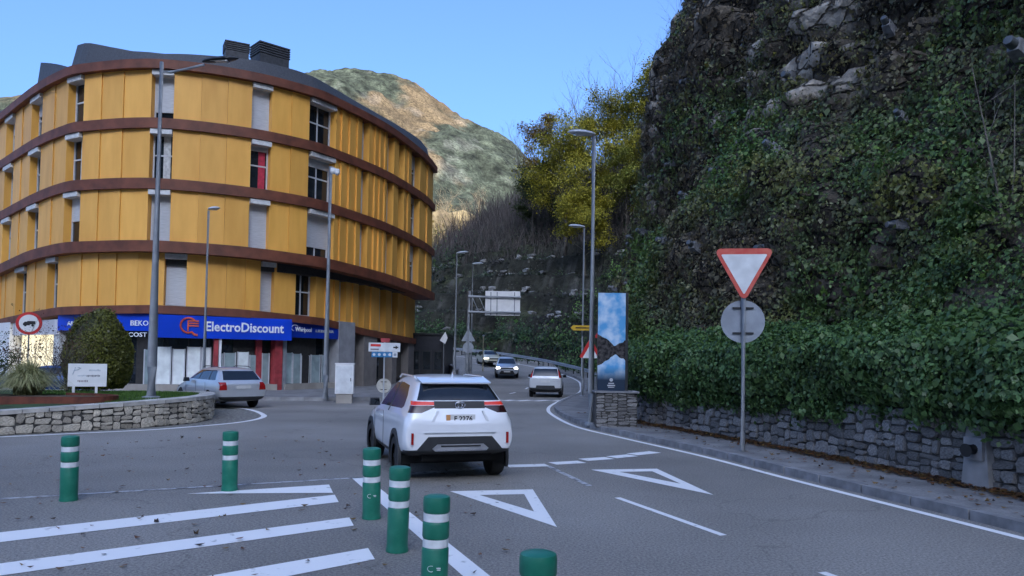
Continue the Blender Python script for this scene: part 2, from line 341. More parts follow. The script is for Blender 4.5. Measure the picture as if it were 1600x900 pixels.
def crack_rock(m):
    nt = m.node_tree; N = nt.nodes; L = nt.links; b = N['Principled BSDF']; src = b.inputs['Base Color'].links[0].from_socket; tc = N.new('ShaderNodeTexCoord'); mp = N.new('ShaderNodeMapping'); mp.inputs['Scale'].default_value = (1, 1, 2.2); L.new(tc.outputs['Object'], mp.inputs[0])
    wz = N.new('ShaderNodeTexNoise'); wz.inputs['Scale'].default_value = 1.1; wz.inputs['Detail'].default_value = 6; L.new(mp.outputs[0], wz.inputs['Vector']); ad = N.new('ShaderNodeVectorMath'); ad.operation = 'MULTIPLY_ADD'; L.new(wz.outputs['Color'], ad.inputs[0]); ad.inputs[1].default_value = (1.2, 1.2, 1.2); L.new(mp.outputs[0], ad.inputs[2])
    vo = N.new('ShaderNodeTexVoronoi'); vo.feature = 'DISTANCE_TO_EDGE'; vo.inputs['Scale'].default_value = .9; L.new(ad.outputs[0], vo.inputs['Vector']); mr = N.new('ShaderNodeMapRange'); L.new(vo.outputs['Distance'], mr.inputs[0]); mr.inputs[2].default_value = .09; mr.inputs[3].default_value = .3; mr.inputs[4].default_value = 1.1
    hs = N.new('ShaderNodeHueSaturation'); L.new(mr.outputs[0], hs.inputs['Value']); L.new(src, hs.inputs['Color']); L.new(hs.outputs[0], b.inputs['Base Color'])
    bp = N.new('ShaderNodeBump'); bp.inputs['Strength'].default_value = 1; bp.inputs['Distance'].default_value = .25; L.new(mr.outputs[0], bp.inputs['Height']); old = b.inputs['Normal'].links[0].from_socket; L.new(old, bp.inputs['Normal']); L.new(bp.outputs[0], b.inputs['Normal'])
crack_rock(bpy.data.materials['cliff_rock'])
CG = CL.reshape(NU, NV, 3); CN = np.cross(np.gradient(CG, axis=1), np.gradient(CG, axis=0)); CN /= np.linalg.norm(CN, axis=-1, keepdims=True)+1e-9
if CN[150, 40, 0] > 0: CN = -CN
LG = light.reshape(NU, NV)
def sample_cliff(n, y0, y1, vmax, pw=1.):
    iu = np.where((by > y0) & (by < y1))[0]; w = np.gradient(us)[iu]; w = w/w.sum()
    u = rng.choice(iu[:-1], n, p=w[:-1]/w[:-1].sum())+rng.uniform(0, 1, n)
    zt = rng.uniform(0, 1, n)**pw*vmax; v = np.interp(zt, vz, np.arange(NV))
    i0 = u.astype(int); j0 = np.minimum(v.astype(int), NV-2); fu = (u-i0)[:, None]; fv = (v-j0)[:, None]
    i1 = np.minimum(i0+1, NU-1)
    P = CG[i0, j0]*(1-fu)*(1-fv)+CG[i1, j0]*fu*(1-fv)+CG[i0, j0+1]*(1-fu)*fv+CG[i1, j0+1]*fu*fv
    return P, CN[i0, j0], LG[i0, j0]
def leaves(P, N, size, cols, droop=.5, spread=.9, shape=((0, .6), (-.5, 0), (0, -.7), (.5, 0))):
    "kite leaves roughly facing N; returns V,F,C"
    n = len(P); d = N+rng.normal(0, spread, (n, 3))*.6; d /= np.linalg.norm(d, axis=1, keepdims=True)+1e-9
    up = np.array([0, 0, 1.])+rng.normal(0, .55, (n, 3)); a = np.cross(d, up); a /= np.linalg.norm(a, axis=1, keepdims=True)+1e-9; b = np.cross(a, d)
    s = (size*rng.lognormal(-.08, .30, n))[:, None]; V = np.zeros((n, 4, 3))
    for k, (x, y) in enumerate(shape): V[:, k] = P+s*(a*x+b*y)+d*s*(.18 if k in (1, 3) else 0)
    F = np.arange(n*4).reshape(-1, 4); return V.reshape(-1, 3), F, np.repeat(cols, 4, 0)
def cat_leaves(parts):
    V = []; F = []; C = []; o = 0
    for v, f, c in parts: V.append(v); F.append(f+o); C.append(c); o += len(v)
    return np.concatenate(V), np.concatenate(F), np.concatenate(C)
GREEN = np.array([.085, .165, .034]); DGREEN = np.array([.068, .125, .038]); OLIVE = np.array([.18, .165, .048]); BROWN = np.array([.15, .112, .07]); YEL = np.array([.15, .15, .03])
m_ivy = attr_mat('ivy_leaf', .42, .22, spec=.4)
parts = []
for n, y0, y1, vm, size in ((125000, 4, 17, 13, .062), (150000, 15, 30, 20, .082), (100000, 28, 50, 26, .115), (14000, 46, 57, 26, .18)):
    P, N, lg = sample_cliff(n, y0, y1, vm, 1.15)
    a1 = fbm(P, .22, 3, 9.); a2 = fbm(P, .5, 2, 55.); a3 = fbm(P, .9, 2, 90.); zz = P[:, 2]; nearf = smooth(34, 14, P[:, 1])
    g = 1/(1+np.exp(-(5.5*a1+2.2*a2+(8.2+2.0*nearf-zz)*.30)))
    col = BROWN[None]*(1-g[:, None])+GREEN[None]*g[:, None]
    dk = smooth(.0, .5, a3)[:, None]; col = col*(1-.55*dk)+DGREEN*(.55*dk)*(.4+.6*g[:, None])
    ol = smooth(.25, .6, a2)[:, None]*.7; col = col*(1-ol)+OLIVE*ol
    ye = (rng.uniform(0, 1, len(P)) < .012+.05*smooth(.45, .7, a3)).astype(float)[:, None]; col = col*(1-ye)+YEL*ye
    col *= rng.uniform(.55, 1.35, (len(P), 1))
    keep = rng.uniform(0, 1, len(P)) < (.35+.65*g)*(1-.95*smooth(.15, .6, lg))*(1-.45*smooth(10, 20, zz))*(.35+.65*smooth(-.35, .15, fbm(P, 1.4, 2, 300.)))
    off = np.abs(rng.normal(0, 1, len(P)))*(.10+.16*g)+.3*np.clip(a2, 0, 1)*g
    P = P+N*off[:, None]; parts.append(leaves(P[keep], N[keep], np.full(keep.sum(), size), col[keep]))
ivy = obj('ivy', fast('ivy', *cat_leaves(parts)), m_ivy); tag(ivy, 'dense green and brown ivy creeping over the dark cliff', 'ivy', kind='stuff')
# dry hanging stems
n = 6500; P, N, lg = sample_cliff(n, 6, 48, 24, .8); L_ = rng.uniform(.4, 2.0, n); V = np.zeros((n, 3, 4, 2, 3)) if False else None
segs = 4; w = rng.uniform(.005, .014, n); dirx = rng.normal(0, .22, (n, 3)); VV_ = []
for k in range(segs+1):
    t = k/segs; c = P+N*(.12+.3*math.sin(3.1*t)*rng.uniform(.3, 1, n)[:, None])+np.array([0, 0, -1.])*(t*L_)[:, None]+dirx*(t*L_)[:, None]+rng.normal(0, .04, (n, 3))
    VV_.append(np.stack([c-np.array([.5, .8, 0])*w[:, None], c+np.array([.5, .8, 0])*w[:, None]], 1))
V = np.stack(VV_, 1).reshape(n, -1, 3); m_ = V.shape[1]; F = []
for k in range(segs): F.append(np.stack([np.arange(n)*m_+2*k, np.arange(n)*m_+2*k+1, np.arange(n)*m_+2*k+3, np.arange(n)*m_+2*k+2], 1))
cl = np.repeat((np.array([.17, .14, .105])*rng.uniform(.5, 1.5, (n, 1)))[:, None], m_, 1)
tag(obj('dry_vines', fast('dry_vines', V.reshape(-1, 3), np.concatenate(F), cl.reshape(-1, 3)), m_leaf), 'dry brown stems hanging over the upper cliff face', 'vines', kind='stuff')
# rock anchors: concrete pads with a steel cap, in rows up the cliff
m_anchor = M('anchor_concrete', (.16, .165, .175), .8, scale=5, var=.3, bump=.3, rnd=.25); m_cap = M('anchor_cap', (.10, .11, .12), .5, .4, scale=4, var=.2)
proto = None; cnt = 0
AN = [(y, v) for r_, v in enumerate((4.6, 7.4, 10.2, 13.2, 16.2, 19.2, 22.2)) for y in np.arange(11+1.7*(r_ % 2), 47, 3.6)]
for y, v in AN:
    if v > .50*y+.8 or random.random() < .12: continue
    iu = int(np.argmin(abs(by[:NU-30]-(y+random.uniform(-.5, .5))))); iv = int(np.argmin(abs(vz-(v+random.uniform(-.5, .5))))); p, nn = CG[iu, iv], Vector(CN[iu, iv])
    nn = (nn+Vector((-.7, -.45, -.0))).normalized()
    if proto is None:
        o = thing('rock_anchor', '', 'rock anchor'); mb = MB(); mb.box((0, 0, .1), (.42, .5, .62), 0, .72); obj('pad', mb, m_anchor, o)
        mb = MB(); mb.lathe([(.15, .40), (.15, .66), (.12, .72), (.03, .73)], 12); obj('cap', mb, m_cap, o, True); proto = o
    else: o = copy_tree(proto)
    zone = 'low in the green ivy' if v < 6 else ('on the middle of the ivy cliff' if v < 12 else 'high on the dark bare cliff')
    tag(o, 'grey concrete rock anchor with round cap ' + zone, 'rock anchor', 'anchors ' + zone)
    o.location = Vector(p)+nn*(.03+(.12 if v < 9 else 0)); o.rotation_mode = 'QUATERNION'; o.rotation_quaternion = nn.to_track_quat('Z', 'Y')
    sc = random.uniform(.5, .78); o.scale = (sc, sc, sc); cnt += 1
# bare saplings standing on the lower slope
def branchy(mb, p, d, L, r, depth, spread=.45, n=3, seg=3, grav=.0):
    p = Vector(p); d = Vector(d).normalized(); pts = [p]; rr = [r]
    for k in range(seg):
        d = (d+Vector((random.gauss(0, .12), random.gauss(0, .12), random.gauss(0, .08)+grav))).normalized(); p = p+d*L/seg; pts.append(p); rr.append(r*(1-.55*(k+1)/seg))
    mb.tube(pts, rr, 5 if r > .02 else 3, False); tips = [pts[-1]]
    if depth > 0:
        for k in range(n):
            a = random.uniform(0, 6.28); t = random.uniform(.35, 1.); q = pts[min(seg, max(1, int(round(t*seg))))]
            nd = (d+Vector((math.cos(a)*spread*1.6, math.sin(a)*spread*1.6, random.uniform(-.1, .6)*spread*1.5))).normalized()
            tips += branchy(mb, q, nd, L*random.uniform(.5, .75), r*.5, depth-1, spread, n, seg, grav)
    return tips
m_bark = M('bark', (.10, .085, .065), .9, scale=4, var=.3, bump=.3); m_twig = M('pale_twigs', (.17, .15, .125), .8, scale=4, var=.25)
for (x, y, z, h) in ((9.6, 14.6, 3.2, 4.6),):
    t = thing('bare_sapling', 'tall thin leafless sapling rising out of the ivy', 'sapling', (x, y, z)); mb = MB()
    mb.tube([(0, 0, -.8), (-.15, 0, 1.2), (-.35, .05, 2.4), (-.75, .1, 4.6)], [.035, .03, .022, .008], 6); mb.tube([(-.15, 0, 1.2), (-.05, -.05, 2.5), (-.02, -.05, 4.4)], [.024, .016, .006], 5)
    obj('trunk', mb, m_twig, t, True); mb = MB()
    for q in range(9): branchy(mb, (-.1-.06*q, .05, 1.6+.28*q), (random.uniform(-1, 1), random.uniform(-.6, .3), .9), .8, .008, 1, .4, 2)
    obj('branches', mb, m_twig, t)
# ---------------------------------------------------------------- stone walls, every stone a piece
m_stone_r = M('grey_wall_stone', (.175, .168, .16), .85, scale=7, var=.35, bump=.6, rnd=.42, bscale=16)
m_stone_i = M('warm_wall_stone', (.42, .375, .30), .85, scale=7, var=.3, bump=.6, rnd=.38, bscale=16)
m_mortar = M('dark_mortar', (.055, .052, .048), .95, scale=8, var=.35, bump=.5)
STV = []
for k in range(14):
    mb = MB(); ring = []
    for cx_, cz_, cor in ((.5, -.5, 1), (.5, 0, 0), (.5, .5, 1), (0, .5, 0), (-.5, .5, 1), (-.5, 0, 0), (-.5, -.5, 1), (0, -.5, 0)):
        f_ = random.uniform(.60, 1.04) if cor else 1.; j = (0, 0) if cor else (random.uniform(-.12, .12), random.uniform(-.12, .12)); e_ = random.uniform(.92, 1.) if not cor else 1.
        ring.append((cx_*f_*e_+(j[0] if cx_ == 0 else 0), cz_*(f_ if not cor else random.uniform(.62, 1.04))*e_+(j[1] if cz_ == 0 else 0)))
    V = [(x, 0, z) for x, z in ring]+[(x*.98, .62, z*.98) for x, z in ring]+[(x*.86+random.uniform(-.03, .03), random.uniform(.86, 1.08), z*.84) for x, z in ring]+[(0, random.uniform(.95, 1.15), 0)]
    F = [(i, (i+1) % 8, 8+(i+1) % 8, 8+i) for i in range(8)]+[(8+i, 8+(i+1) % 8, 16+(i+1) % 8, 16+i) for i in range(8)]+[(16+i, 16+(i+1) % 8, 24) for i in range(8)]
    mb.add(V, [f[::-1] for f in F]); STV.append(mb.mesh('stone'))
def rects(s0, z0, s1, z1, out, mx=.5, mz=.34, mn=.13):
    w, h = s1-s0, z1-z0
    if w > mx*random.uniform(.7, 1.25) and w >= h*.8 and w > 2*mn: c = s0+w*random.uniform(.35, .65); rects(s0, z0, c, z1, out, mx, mz, mn); rects(c, z0, s1, z1, out, mx, mz, mn)
    elif h > mz*random.uniform(.6, 1.2) and h > 2*mn*.7: c = z0+h*random.uniform(.35, .65); rects(s0, z0, s1, c, out, mx, mz, mn); rects(s0, c, s1, z1, out, mx, mz, mn)
    else: out.append((s0, z0, s1, z1))
def lay_stones(parent, Pn, d, s0, s1, zf0, zf1, mat, depth=.07, mx=.5, mz=.34, mn=.13, block=2.2):
    meshes = []
    for k in STV:
        m2 = k.copy(); m2.materials.clear(); m2.materials.append(mat); meshes.append(m2)
    s = s0; out = []
    while s < s1-.05: e = min(s+block, s1); e = s1 if s1-e < .6 else e; rects(s, 0, e, 1, out, mx, mz, mn) if False else rects(s, 0, e, zf1((s+e)/2)-zf0((s+e)/2), out, mx, mz, mn); s = e
    for a, za, b, zb in out:
        c = along(Pn, d, (a+b)/2); nx, ny = c[2], c[3]; o = bpy.data.objects.new('stone', random.choice(meshes)); COL.objects.link(o); o.parent = parent
        o.location = (c[0]-nx*.03, c[1]-ny*.03, zf0((a+b)/2)+(za+zb)/2); rz = math.atan2(ny, nx)-math.pi/2
        o.rotation_euler = (random.uniform(-.05, .05), random.choice((0, math.pi))+random.uniform(-.13, .13), rz+random.uniform(-.06, .06)); o.scale = ((b-a)*1.07-.012, depth*random.uniform(.6, 1.6), (zb-za)*1.07-.012)
    return len(out)
wallR = thing('retaining_wall', 'long grey rubble stone wall under the overhanging ivy beside the pavement', 'wall')
wn_ = pathn(WALL); mb = MB(); mb.sweep([tuple(r_) for r_ in wn_ if r_[1] < 24.4 and r_[1] > -10], [(0, -.1), (0, 1.25), (-.75, 1.25), (-.75, -.1)]); obj('wall_core', mb, m_mortar, wallR)
s0 = wd[np.argmin(abs(WALL[:, 1]-9.2))]; s1 = wd[np.argmin(abs(WALL[:, 1]-24.2))]
nst = lay_stones(wallR, wn_, wd, s0, s1, lambda s_: .12, lambda s_: 1.24, m_stone_r, .07, .5, .3, .13)
print('stones right', nst)
# concrete buttress with a black pipe in the wall, and a pipe hole
c = along(wn_, wd, wd[np.argmin(abs(WALL[:, 1]-12.0))]); rz = math.atan2(c[3], c[2])-math.pi/2
t = thing('drain_outlet', 'concrete slab with black drain pipe set in the stone wall', 'drain', (c[0], c[1], .12), rz)
mb = MB(); mb.add([(-.26, -.02, 0), (.26, -.02, 0), (.22, -.02, .98), (-.12, -.02, .98), (-.26, .17, 0), (.26, .17, 0), (.22, .10, .98), (-.12, .10, .98)], [(0, 1, 2, 3)[::-1], (4, 5, 6, 7), (0, 4, 7, 3), (1, 2, 6, 5), (2, 3, 7, 6), (0, 1, 5, 4)]); obj('slab', mb, m_concrete, t)
mb = MB(); mb.box((.02, .13, .62), (.34, .12, .34)); obj('frame', mb, m_kerb, t); mb = MB(); mb.tube([(0, .1, .62), (-.02, .36, .6)], .105, 14); obj('pipe', mb, m_black, t, True)
# ivy hedge hanging over the wall
hs = wd[np.argmin(abs(WALL[:, 1]-3))]; he = wd[np.argmin(abs(WALL[:, 1]-44))]
HP = [along(wn_, wd, s_) for s_ in np.arange(hs, he, .35)]; HC = []
prof = [(.08, 1.06), (.24, 1.28), (.34, 1.58), (.32, 1.92), (.2, 2.22), (-.1, 2.40), (-.6, 2.6), (-1.1, 2.9), (-1.1, 1.0)]
for k, h_ in enumerate(HP):
    lo = .18*mnoise.noise(Vector((k*.21, 3.3, 0)))+(-.55 if h_[1] > 25 else (.16 if h_[1] < 15 else 0))
    for o_, z in prof:
        q = Vector((h_[0]*.9, h_[1]*.9, z*1.1)); w_ = .26*mnoise.noise(q)+.12*mnoise.noise(q*2.7)
        HC.append((h_[0]+h_[2]*(o_-.1+w_), h_[1]+h_[3]*(o_-.1+w_), z+(lo if z < 1.3 else .14*mnoise.noise(q+Vector((9, 9, 9))))))
npf = len(prof); HC = np.array(HC); F = grid_faces(len(HP), npf)
hedge = thing('ivy_hedge', 'thick dark green ivy hedge spilling over the stone wall', 'hedge')
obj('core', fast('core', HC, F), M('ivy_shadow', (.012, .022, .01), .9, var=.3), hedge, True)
HG = HC.reshape(len(HP), npf, 3); parts = []
n = 125000; u = rng.uniform(0, 1, n)**1.0*(len(HP)-1.01); v = rng.uniform(0, npf-2.01, n); i0 = u.astype(int); j0 = v.astype(int); fu = (u-i0)[:, None]; fv = (v-j0)[:, None]
P = HG[i0, j0]*(1-fu)*(1-fv)+HG[i0+1, j0]*fu*(1-fv)+HG[i0, j0+1]*(1-fu)*fv+HG[i0+1, j0+1]*fu*fv
HN = np.cross(np.gradient(HG, axis=1), np.gradient(HG, axis=0)); HN /= np.linalg.norm(HN, axis=-1, keepdims=True)+1e-9
if HN[5, 2, 0] > 0: HN = -HN
N = HN[i0, j0]; a1 = fbm(P, 1.3, 2, 5.); P = P+N*(rng.normal(.03, .07, n)+.10*a1)[:, None]
low = P[:, 2] < 1.3; P[low, 2] -= np.abs(rng.normal(0, .13, low.sum()))
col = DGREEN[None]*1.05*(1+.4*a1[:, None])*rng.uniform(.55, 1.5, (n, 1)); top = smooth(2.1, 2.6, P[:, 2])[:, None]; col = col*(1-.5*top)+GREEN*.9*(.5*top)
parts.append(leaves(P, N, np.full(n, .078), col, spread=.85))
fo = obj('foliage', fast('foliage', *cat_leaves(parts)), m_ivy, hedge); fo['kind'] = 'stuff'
# ---------------------------------------------------------------- terraced hillside beyond the bend, hill and mountain
BL = np.array([(7.2, 47), (7.6, 56), (7.2, 64), (5.4, 71), (2.6, 77.5), (-2.5, 83.5), (-11.5, 88.7), (-30, 94), (-75, 101), (-160, 112)])
def dist_line(X, Y):
    best = np.full(X.shape, 1e9); sg = np.ones(X.shape)
    for (ax, ay), (bx_, by_) in zip(BL[:-1], BL[1:]):
        dx, dy = bx_-ax, by_-ay; t = np.clip(((X-ax)*dx+(Y-ay)*dy)/(dx*dx+dy*dy), 0, 1); qx, qy = ax+t*dx, ay+t*dy
        d = np.hypot(X-qx, Y-qy); cr = dx*(Y-qy)-dy*(X-qx); m_ = d < best; best = np.where(m_, d, best); sg = np.where(m_, np.where(cr < 0, 1., -1.), sg)
    return best*sg
capx = np.array([-160, -60, -30, -16, -12, -9, -5, 0, 6, 12, 20, 27, 36, 50, 70, 110, 190]); capz = np.array([10, 12, 14, 15, 17.5, 20.5, 24, 26.5, 28, 30, 35, 42, 58, 80, 105, 120, 120])
def hill_z(X, Y, rough=True):
    d = np.maximum(dist_line(X, Y), 0)
    st = 3.1; k = np.floor(d/st); fr = d/st-k; terr = (k+smooth(.55, .8, fr))*2.35
    sl = terr*np.where(d < 22, 1, 1)*(d < 22)+(22/st*2.35+(d-22)*.80)*(d >= 22)
    z = .0018*(np.clip(Y, 50, 95)-50)**2-.6+sl; cap = np.interp(X, capx, capz)+.10*np.maximum(Y-125, 0)*(X > 0)
    s_ = 4.; z = -s_*np.log(np.exp(-np.minimum(z, 200)/s_)+np.exp(-cap/s_)); return np.where(dist_line(X, Y) < 0, -2., z)
hx = np.concatenate([np.arange(-110, -30, 3.), np.arange(-30, 34, .55), np.arange(34, 190, 4.)]); hy = np.concatenate([np.arange(47, 112, .55), np.arange(112, 260, 3.)])
XX, YY = np.meshgrid(hx, hy, indexing='ij'); Z = hill_z(XX, YY); P3 = np.stack([XX, YY, Z], -1).reshape(-1, 3)
n1 = fbm(P3, .35, 3, 4.); n2 = fbm(P3, .12, 2, 44.); dl = dist_line(XX, YY).ravel(); amp = smooth(-.5, 3, dl)
P3[:, 2] += n1*.45*amp; P3[:, 1] += n2*.8*amp*(dl > 3)
Zg = P3[:, 2].reshape(XX.shape); gy, gx = np.gradient(Zg, axis=1)/np.maximum(np.gradient(YY, axis=1), .1), np.gradient(Zg, axis=0)/np.maximum(np.gradient(XX, axis=0), .1)
steep = smooth(.9, 2.2, np.hypot(gx, gy)).ravel(); rk = smooth(.28, .5, fbm(P3, .55, 3, 70.))
hc = np.array([.026, .026, .019])*(1+.6*n1[:, None])+(steep*rk)[:, None]*np.array([.05, .046, .042])+((1-steep)*smooth(.1, .4, n2))[:, None]*np.array([.025, .03, .008])
m_hill = attr_mat('hillside_soil', .95, 0, .3, 1.2, .2, .4)
tag(obj('hillside', fast('hillside', P3, grid_faces(len(hx), len(hy)), np.clip(hc, .008, .4), True), m_hill), kind='structure')
def hz(x, y): return float(hill_z(np.array([x]), np.array([y]))[0])
# stones of the terrace walls: pale blocks along the steps, and hedges on the terraces
m_block = M('terrace_stone', (.20, .195, .185), .9, scale=3, var=.35, bump=.4, rnd=.5)
def at_bl(s, d):
    L = np.concatenate([[0], np.cumsum(np.linalg.norm(np.diff(BL, axis=0), axis=1))]); x = np.interp(s, L, BL[:, 0]); y = np.interp(s, L, BL[:, 1]); e = .5
    t = np.array([np.interp(s+e, L, BL[:, 0])-np.interp(s-e, L, BL[:, 0]), np.interp(s+e, L, BL[:, 1])-np.interp(s-e, L, BL[:, 1])]); t /= np.linalg.norm(t); return x+t[1]*d, y-t[0]*d
MT = []
for k in range(6):
    b = STV[k].copy(); b.materials.clear(); b.materials.append(m_block); MT.append(b)
terr = thing('terrace_walls', 'rows of pale dry stones holding the dark terraced hillside', 'wall')
random.seed(21); c_ = 0
for k in range(1, 7):
    s_ = 14.+k; ck = 0
    while s_ < 78 and c_ < 298 and ck < 50:
        run = mnoise.noise(Vector((s_*.13, k*3.7, 5)))+.12*mnoise.noise(Vector((s_*1.1, k, 1))); w_ = random.uniform(.5, 1.3)
        if run > -.12:
            for lay in range(random.choice((1, 1, 2))):
                ck += 1; x, y = at_bl(s_, 3.1*k-1.35+.30*lay); zt_ = hz(*at_bl(s_, 3.1*k-1.5))
                o = bpy.data.objects.new('stone', random.choice(MT)); COL.objects.link(o); o.parent = terr; h_ = random.uniform(.28, .55)
                tx_, ty_ = at_bl(s_+.5, 3.1*k); ux_, uy_ = at_bl(s_-.5, 3.1*k)
                o.location = (x, y, zt_+.25+.5*lay+random.uniform(-.1, .1)); o.scale = (w_, random.uniform(.5, .8), h_)
                o.rotation_euler = (random.uniform(-.25, .25), random.uniform(-.2, .2), math.atan2(ty_-uy_, tx_-ux_)+random.uniform(-.35, .35)); c_ += 1
        s_ += w_*random.uniform(.9, 1.9)
parts = []
def scatter(n, s0, s1, d0, d1, h, size, c1, c2, sp=1.):
    s_ = rng.uniform(s0, s1, n); d_ = rng.uniform(d0, d1, n); xy = np.array([at_bl(a, b) for a, b in zip(s_, d_)]); lump = smooth(-.1, .5, fbm(np.column_stack([xy, np.zeros(n)]), .45, 2, 3.)); z = hill_z(xy[:, 0], xy[:, 1])+np.abs(rng.normal(0, 1, n))*h*(.5+2.2*lump)
    P = np.column_stack([xy, z]); a = fbm(P, .3, 2, 12.); m_ = smooth(-.3, .3, a)[:, None]; col = (np.array(c1)*(1-m_)+np.array(c2)*m_)*rng.uniform(.3, 1.7, (n, 1))*(.55+1.1*lump[:, None])
    N = np.tile(np.array([-.2, -.8, .5]), (n, 1)); return leaves(P, N, np.full(n, size), col, spread=sp)
parts.append(scatter(26000, 0, 100, .1, 2.0, .42, .16, (.020, .050, .018), (.035, .080, .022)))
parts.append(scatter(22000, 10, 100, 2.2, 4.9, .4, .17, (.020, .045, .016), (.04, .085, .022)))
parts.append(scatter(9000, 50, 120, 14, 22, .7, .26, (.03, .055, .02), (.05, .075, .025)))
parts.append(scatter(60000, 0, 110, 3, 24, .28, .17, (.035, .03, .02), (.03, .05, .018)))
parts.append(scatter(24000, 0, 34, 1, 18, .5, .16, (.05, .085, .022), (.08, .15, .03)))
tag(obj('terrace_ivy', fast('terrace_ivy', *cat_leaves(parts)), m_ivy), 'green ivy and low hedge covering the terraces behind the guard rail', 'ivy', kind='stuff')
# leafless thicket on the shaded slope
n = 26000; X = rng.uniform(-34, 34, n); Y = rng.uniform(92, 150, n); d_ = dist_line(X, Y); ok = d_ > 17; X, Y = X[ok], Y[ok]; n = len(X); Zt = hill_z(X, Y)
ht = rng.uniform(1.5, 5.2, n)*(.7+.5*smooth(-.3, .4, fbm(np.column_stack([X, Y, Zt]), .15, 2, 8.))); lean = rng.normal(0, .3, (n, 2)); w = rng.uniform(.015, .05, n)
V = np.zeros((n, 8, 3)); b0 = np.column_stack([X, Y, Zt-.2])
for k, (t, ww) in enumerate(((0, 1), (.35, .8), (.7, .55), (1, .2))):
    c = b0+np.column_stack([lean[:, 0]*ht*t**1.4, lean[:, 1]*ht*t**1.4, ht*t])+rng.normal(0, .12, (n, 3))*t; V[:, 2*k] = c-np.array([1, 0, 0])*(w*ww)[:, None]; V[:, 2*k+1] = c+np.array([1, 0, 0])*(w*ww)[:, None]
F = np.concatenate([np.stack([np.arange(n)*8+2*k, np.arange(n)*8+2*k+1, np.arange(n)*8+2*k+3, np.arange(n)*8+2*k+2], 1) for k in range(3)])
cl = np.repeat((np.array([.075, .062, .055])*rng.uniform(.5, 1.6, (n, 1)))[:, None], 8, 1); tag(obj('bare_thicket', fast('bare_thicket', V.reshape(-1, 3), F, cl.reshape(-1, 3)), m_leaf), 'dark leafless thicket covering the shaded hillside', 'thicket', kind='stuff')
# trees
m_crown = attr_mat('crown_leaf', .6, .35, spec=.25)
def tree(name, label, x, y, h, rad, cols, nl, lsize, group=None, crown0=.3, cat='tree', z=None, n1=11):
    z = hz(x, y)-.3 if z is None else z
    t = thing(name, label, cat, (x, y, z), 0, group); mb = MB(); top = Vector((random.uniform(-.3, .3), random.uniform(-.3, .3), h)); tips = []
    mb.tube([(0, 0, -.3), top*.35+Vector((random.uniform(-.2, .2), 0, 0)), top*.7, top], [h*.020, h*.016, h*.009, .02], 7, False)
    for k in range(n1):
        f = crown0+(1-crown0)*(k+.5)/n1; a = k*2.4+random.uniform(-.4, .4); L = rad*(1.15-.55*abs(f-.55)*1.6)*random.uniform(.7, 1.1); d = Vector((math.cos(a), math.sin(a), .55+.4*f))
        tips += branchy(mb, top*f, d, L*.8, h*.006, 3, .5, 3, 3, .05)
    tips += [top, top*.92, top*.85]; obj('trunk', mb, m_bark, t, True)
    T = np.array([tuple(p) for p in tips]); w = rng.uniform(.2, 1, len(T)); idx = rng.choice(len(T), nl, p=w/w.sum()); P = T[idx]+rng.normal(0, 1, (nl, 3))*np.array([.34, .34, .26])*rad*.40
    a = fbm(P, .9, 2, x); cc = np.array(cols); f = rng.uniform(0, 1, nl)*.5+.5*smooth(-.4, .4, a); col = (cc[0]*(1-f[:, None])+cc[1]*f[:, None])*rng.uniform(.6, 1.35, (nl, 1))
    N = P-np.array([0, 0, h*.5]); N /= np.linalg.norm(N, axis=1, keepdims=True)+1e-6; N[:, 2] += .4
    obj('crown', fast('crown', *leaves(P, N, np.full(nl, lsize), col, spread=1.3)), m_crown, t); return t
YG = ((.28, .26, .035), (.50, .42, .05)); GG = ((.18, .20, .035), (.32, .30, .05)); OG = ((.24, .14, .03), (.32, .22, .04)); DG = ((.035, .05, .018), (.08, .10, .03))
random.seed(5)
for x, y, h, r_, c_, n_, lab in ((6.6, 98, 13.5, 5.0, YG, 5200, 'broad yellow-green tree with the fullest crown on the slope above the road'), (2.6, 104, 9, 3.4, DG, 3000, 'dark green bushy tree between the thicket and the yellow trees'),
        (11, 103, 12.5, 4.2, YG, 4200, 'yellow-green tree standing between the broad yellow tree and the cliff'), (15.5, 104, 13, 3.8, GG, 3600, 'greener tree among the yellow trees uphill'),
        (19.5, 101, 15.5, 4.2, YG, 4600, 'tall yellow tree rising beside the cliff edge'), (8.5, 90, 8.5, 3.2, YG, 3000, 'low yellow bushy tree in front of the broad yellow tree'),
        (23, 103, 13, 3.6, GG, 3000, 'olive tree half hidden behind the cliff edge'), (4.4, 112, 12, 3.6, OG, 2600, 'orange tinted tree behind the broad yellow tree'), (13.5, 93, 8, 3., GG, 2400, 'short olive green tree below the tall yellow tree'), (17.2, 95, 9, 3.2, YG, 2400, 'yellow-green tree growing just beside the dark cliff foot'), (22.5, 97, 13, 3.4, YG, 2600, 'yellow tree leaning out above the cliff edge'), (26.5, 101, 15, 3.4, GG, 2400, 'olive tree highest up beside the cliff crest')):
    tree('autumn_tree', lab, x, y, h, r_, c_, int(n_*4), .165, 'autumn trees on the hillside')
def bare_tree(x, y, h, label, group, z=None, mat=None, r0=.012):
    t = thing('bare_tree', label, 'tree', (x, y, hz(x, y)-.3 if z is None else z), 0, group); mb = MB(); br = MB(); top = Vector((random.uniform(-.4, .4), 0, h*.75))
    mb.tube([(0, 0, -.3), top*.5, top], [h*r0, h*r0*.75, h*r0*.3], 6, False); obj('trunk', mb, mat or m_twig, t, True)
    for k in range(15):
        f = .3+.7*(k+.5)/15; a = k*2.4; branchy(br, top*f, (math.cos(a)*.7, math.sin(a)*.7, 1), h*.32*random.uniform(.7, 1.1), h*.0045, 3, .42, 3, 3, .05)
    obj('branches', br, mat or m_twig, t); return t
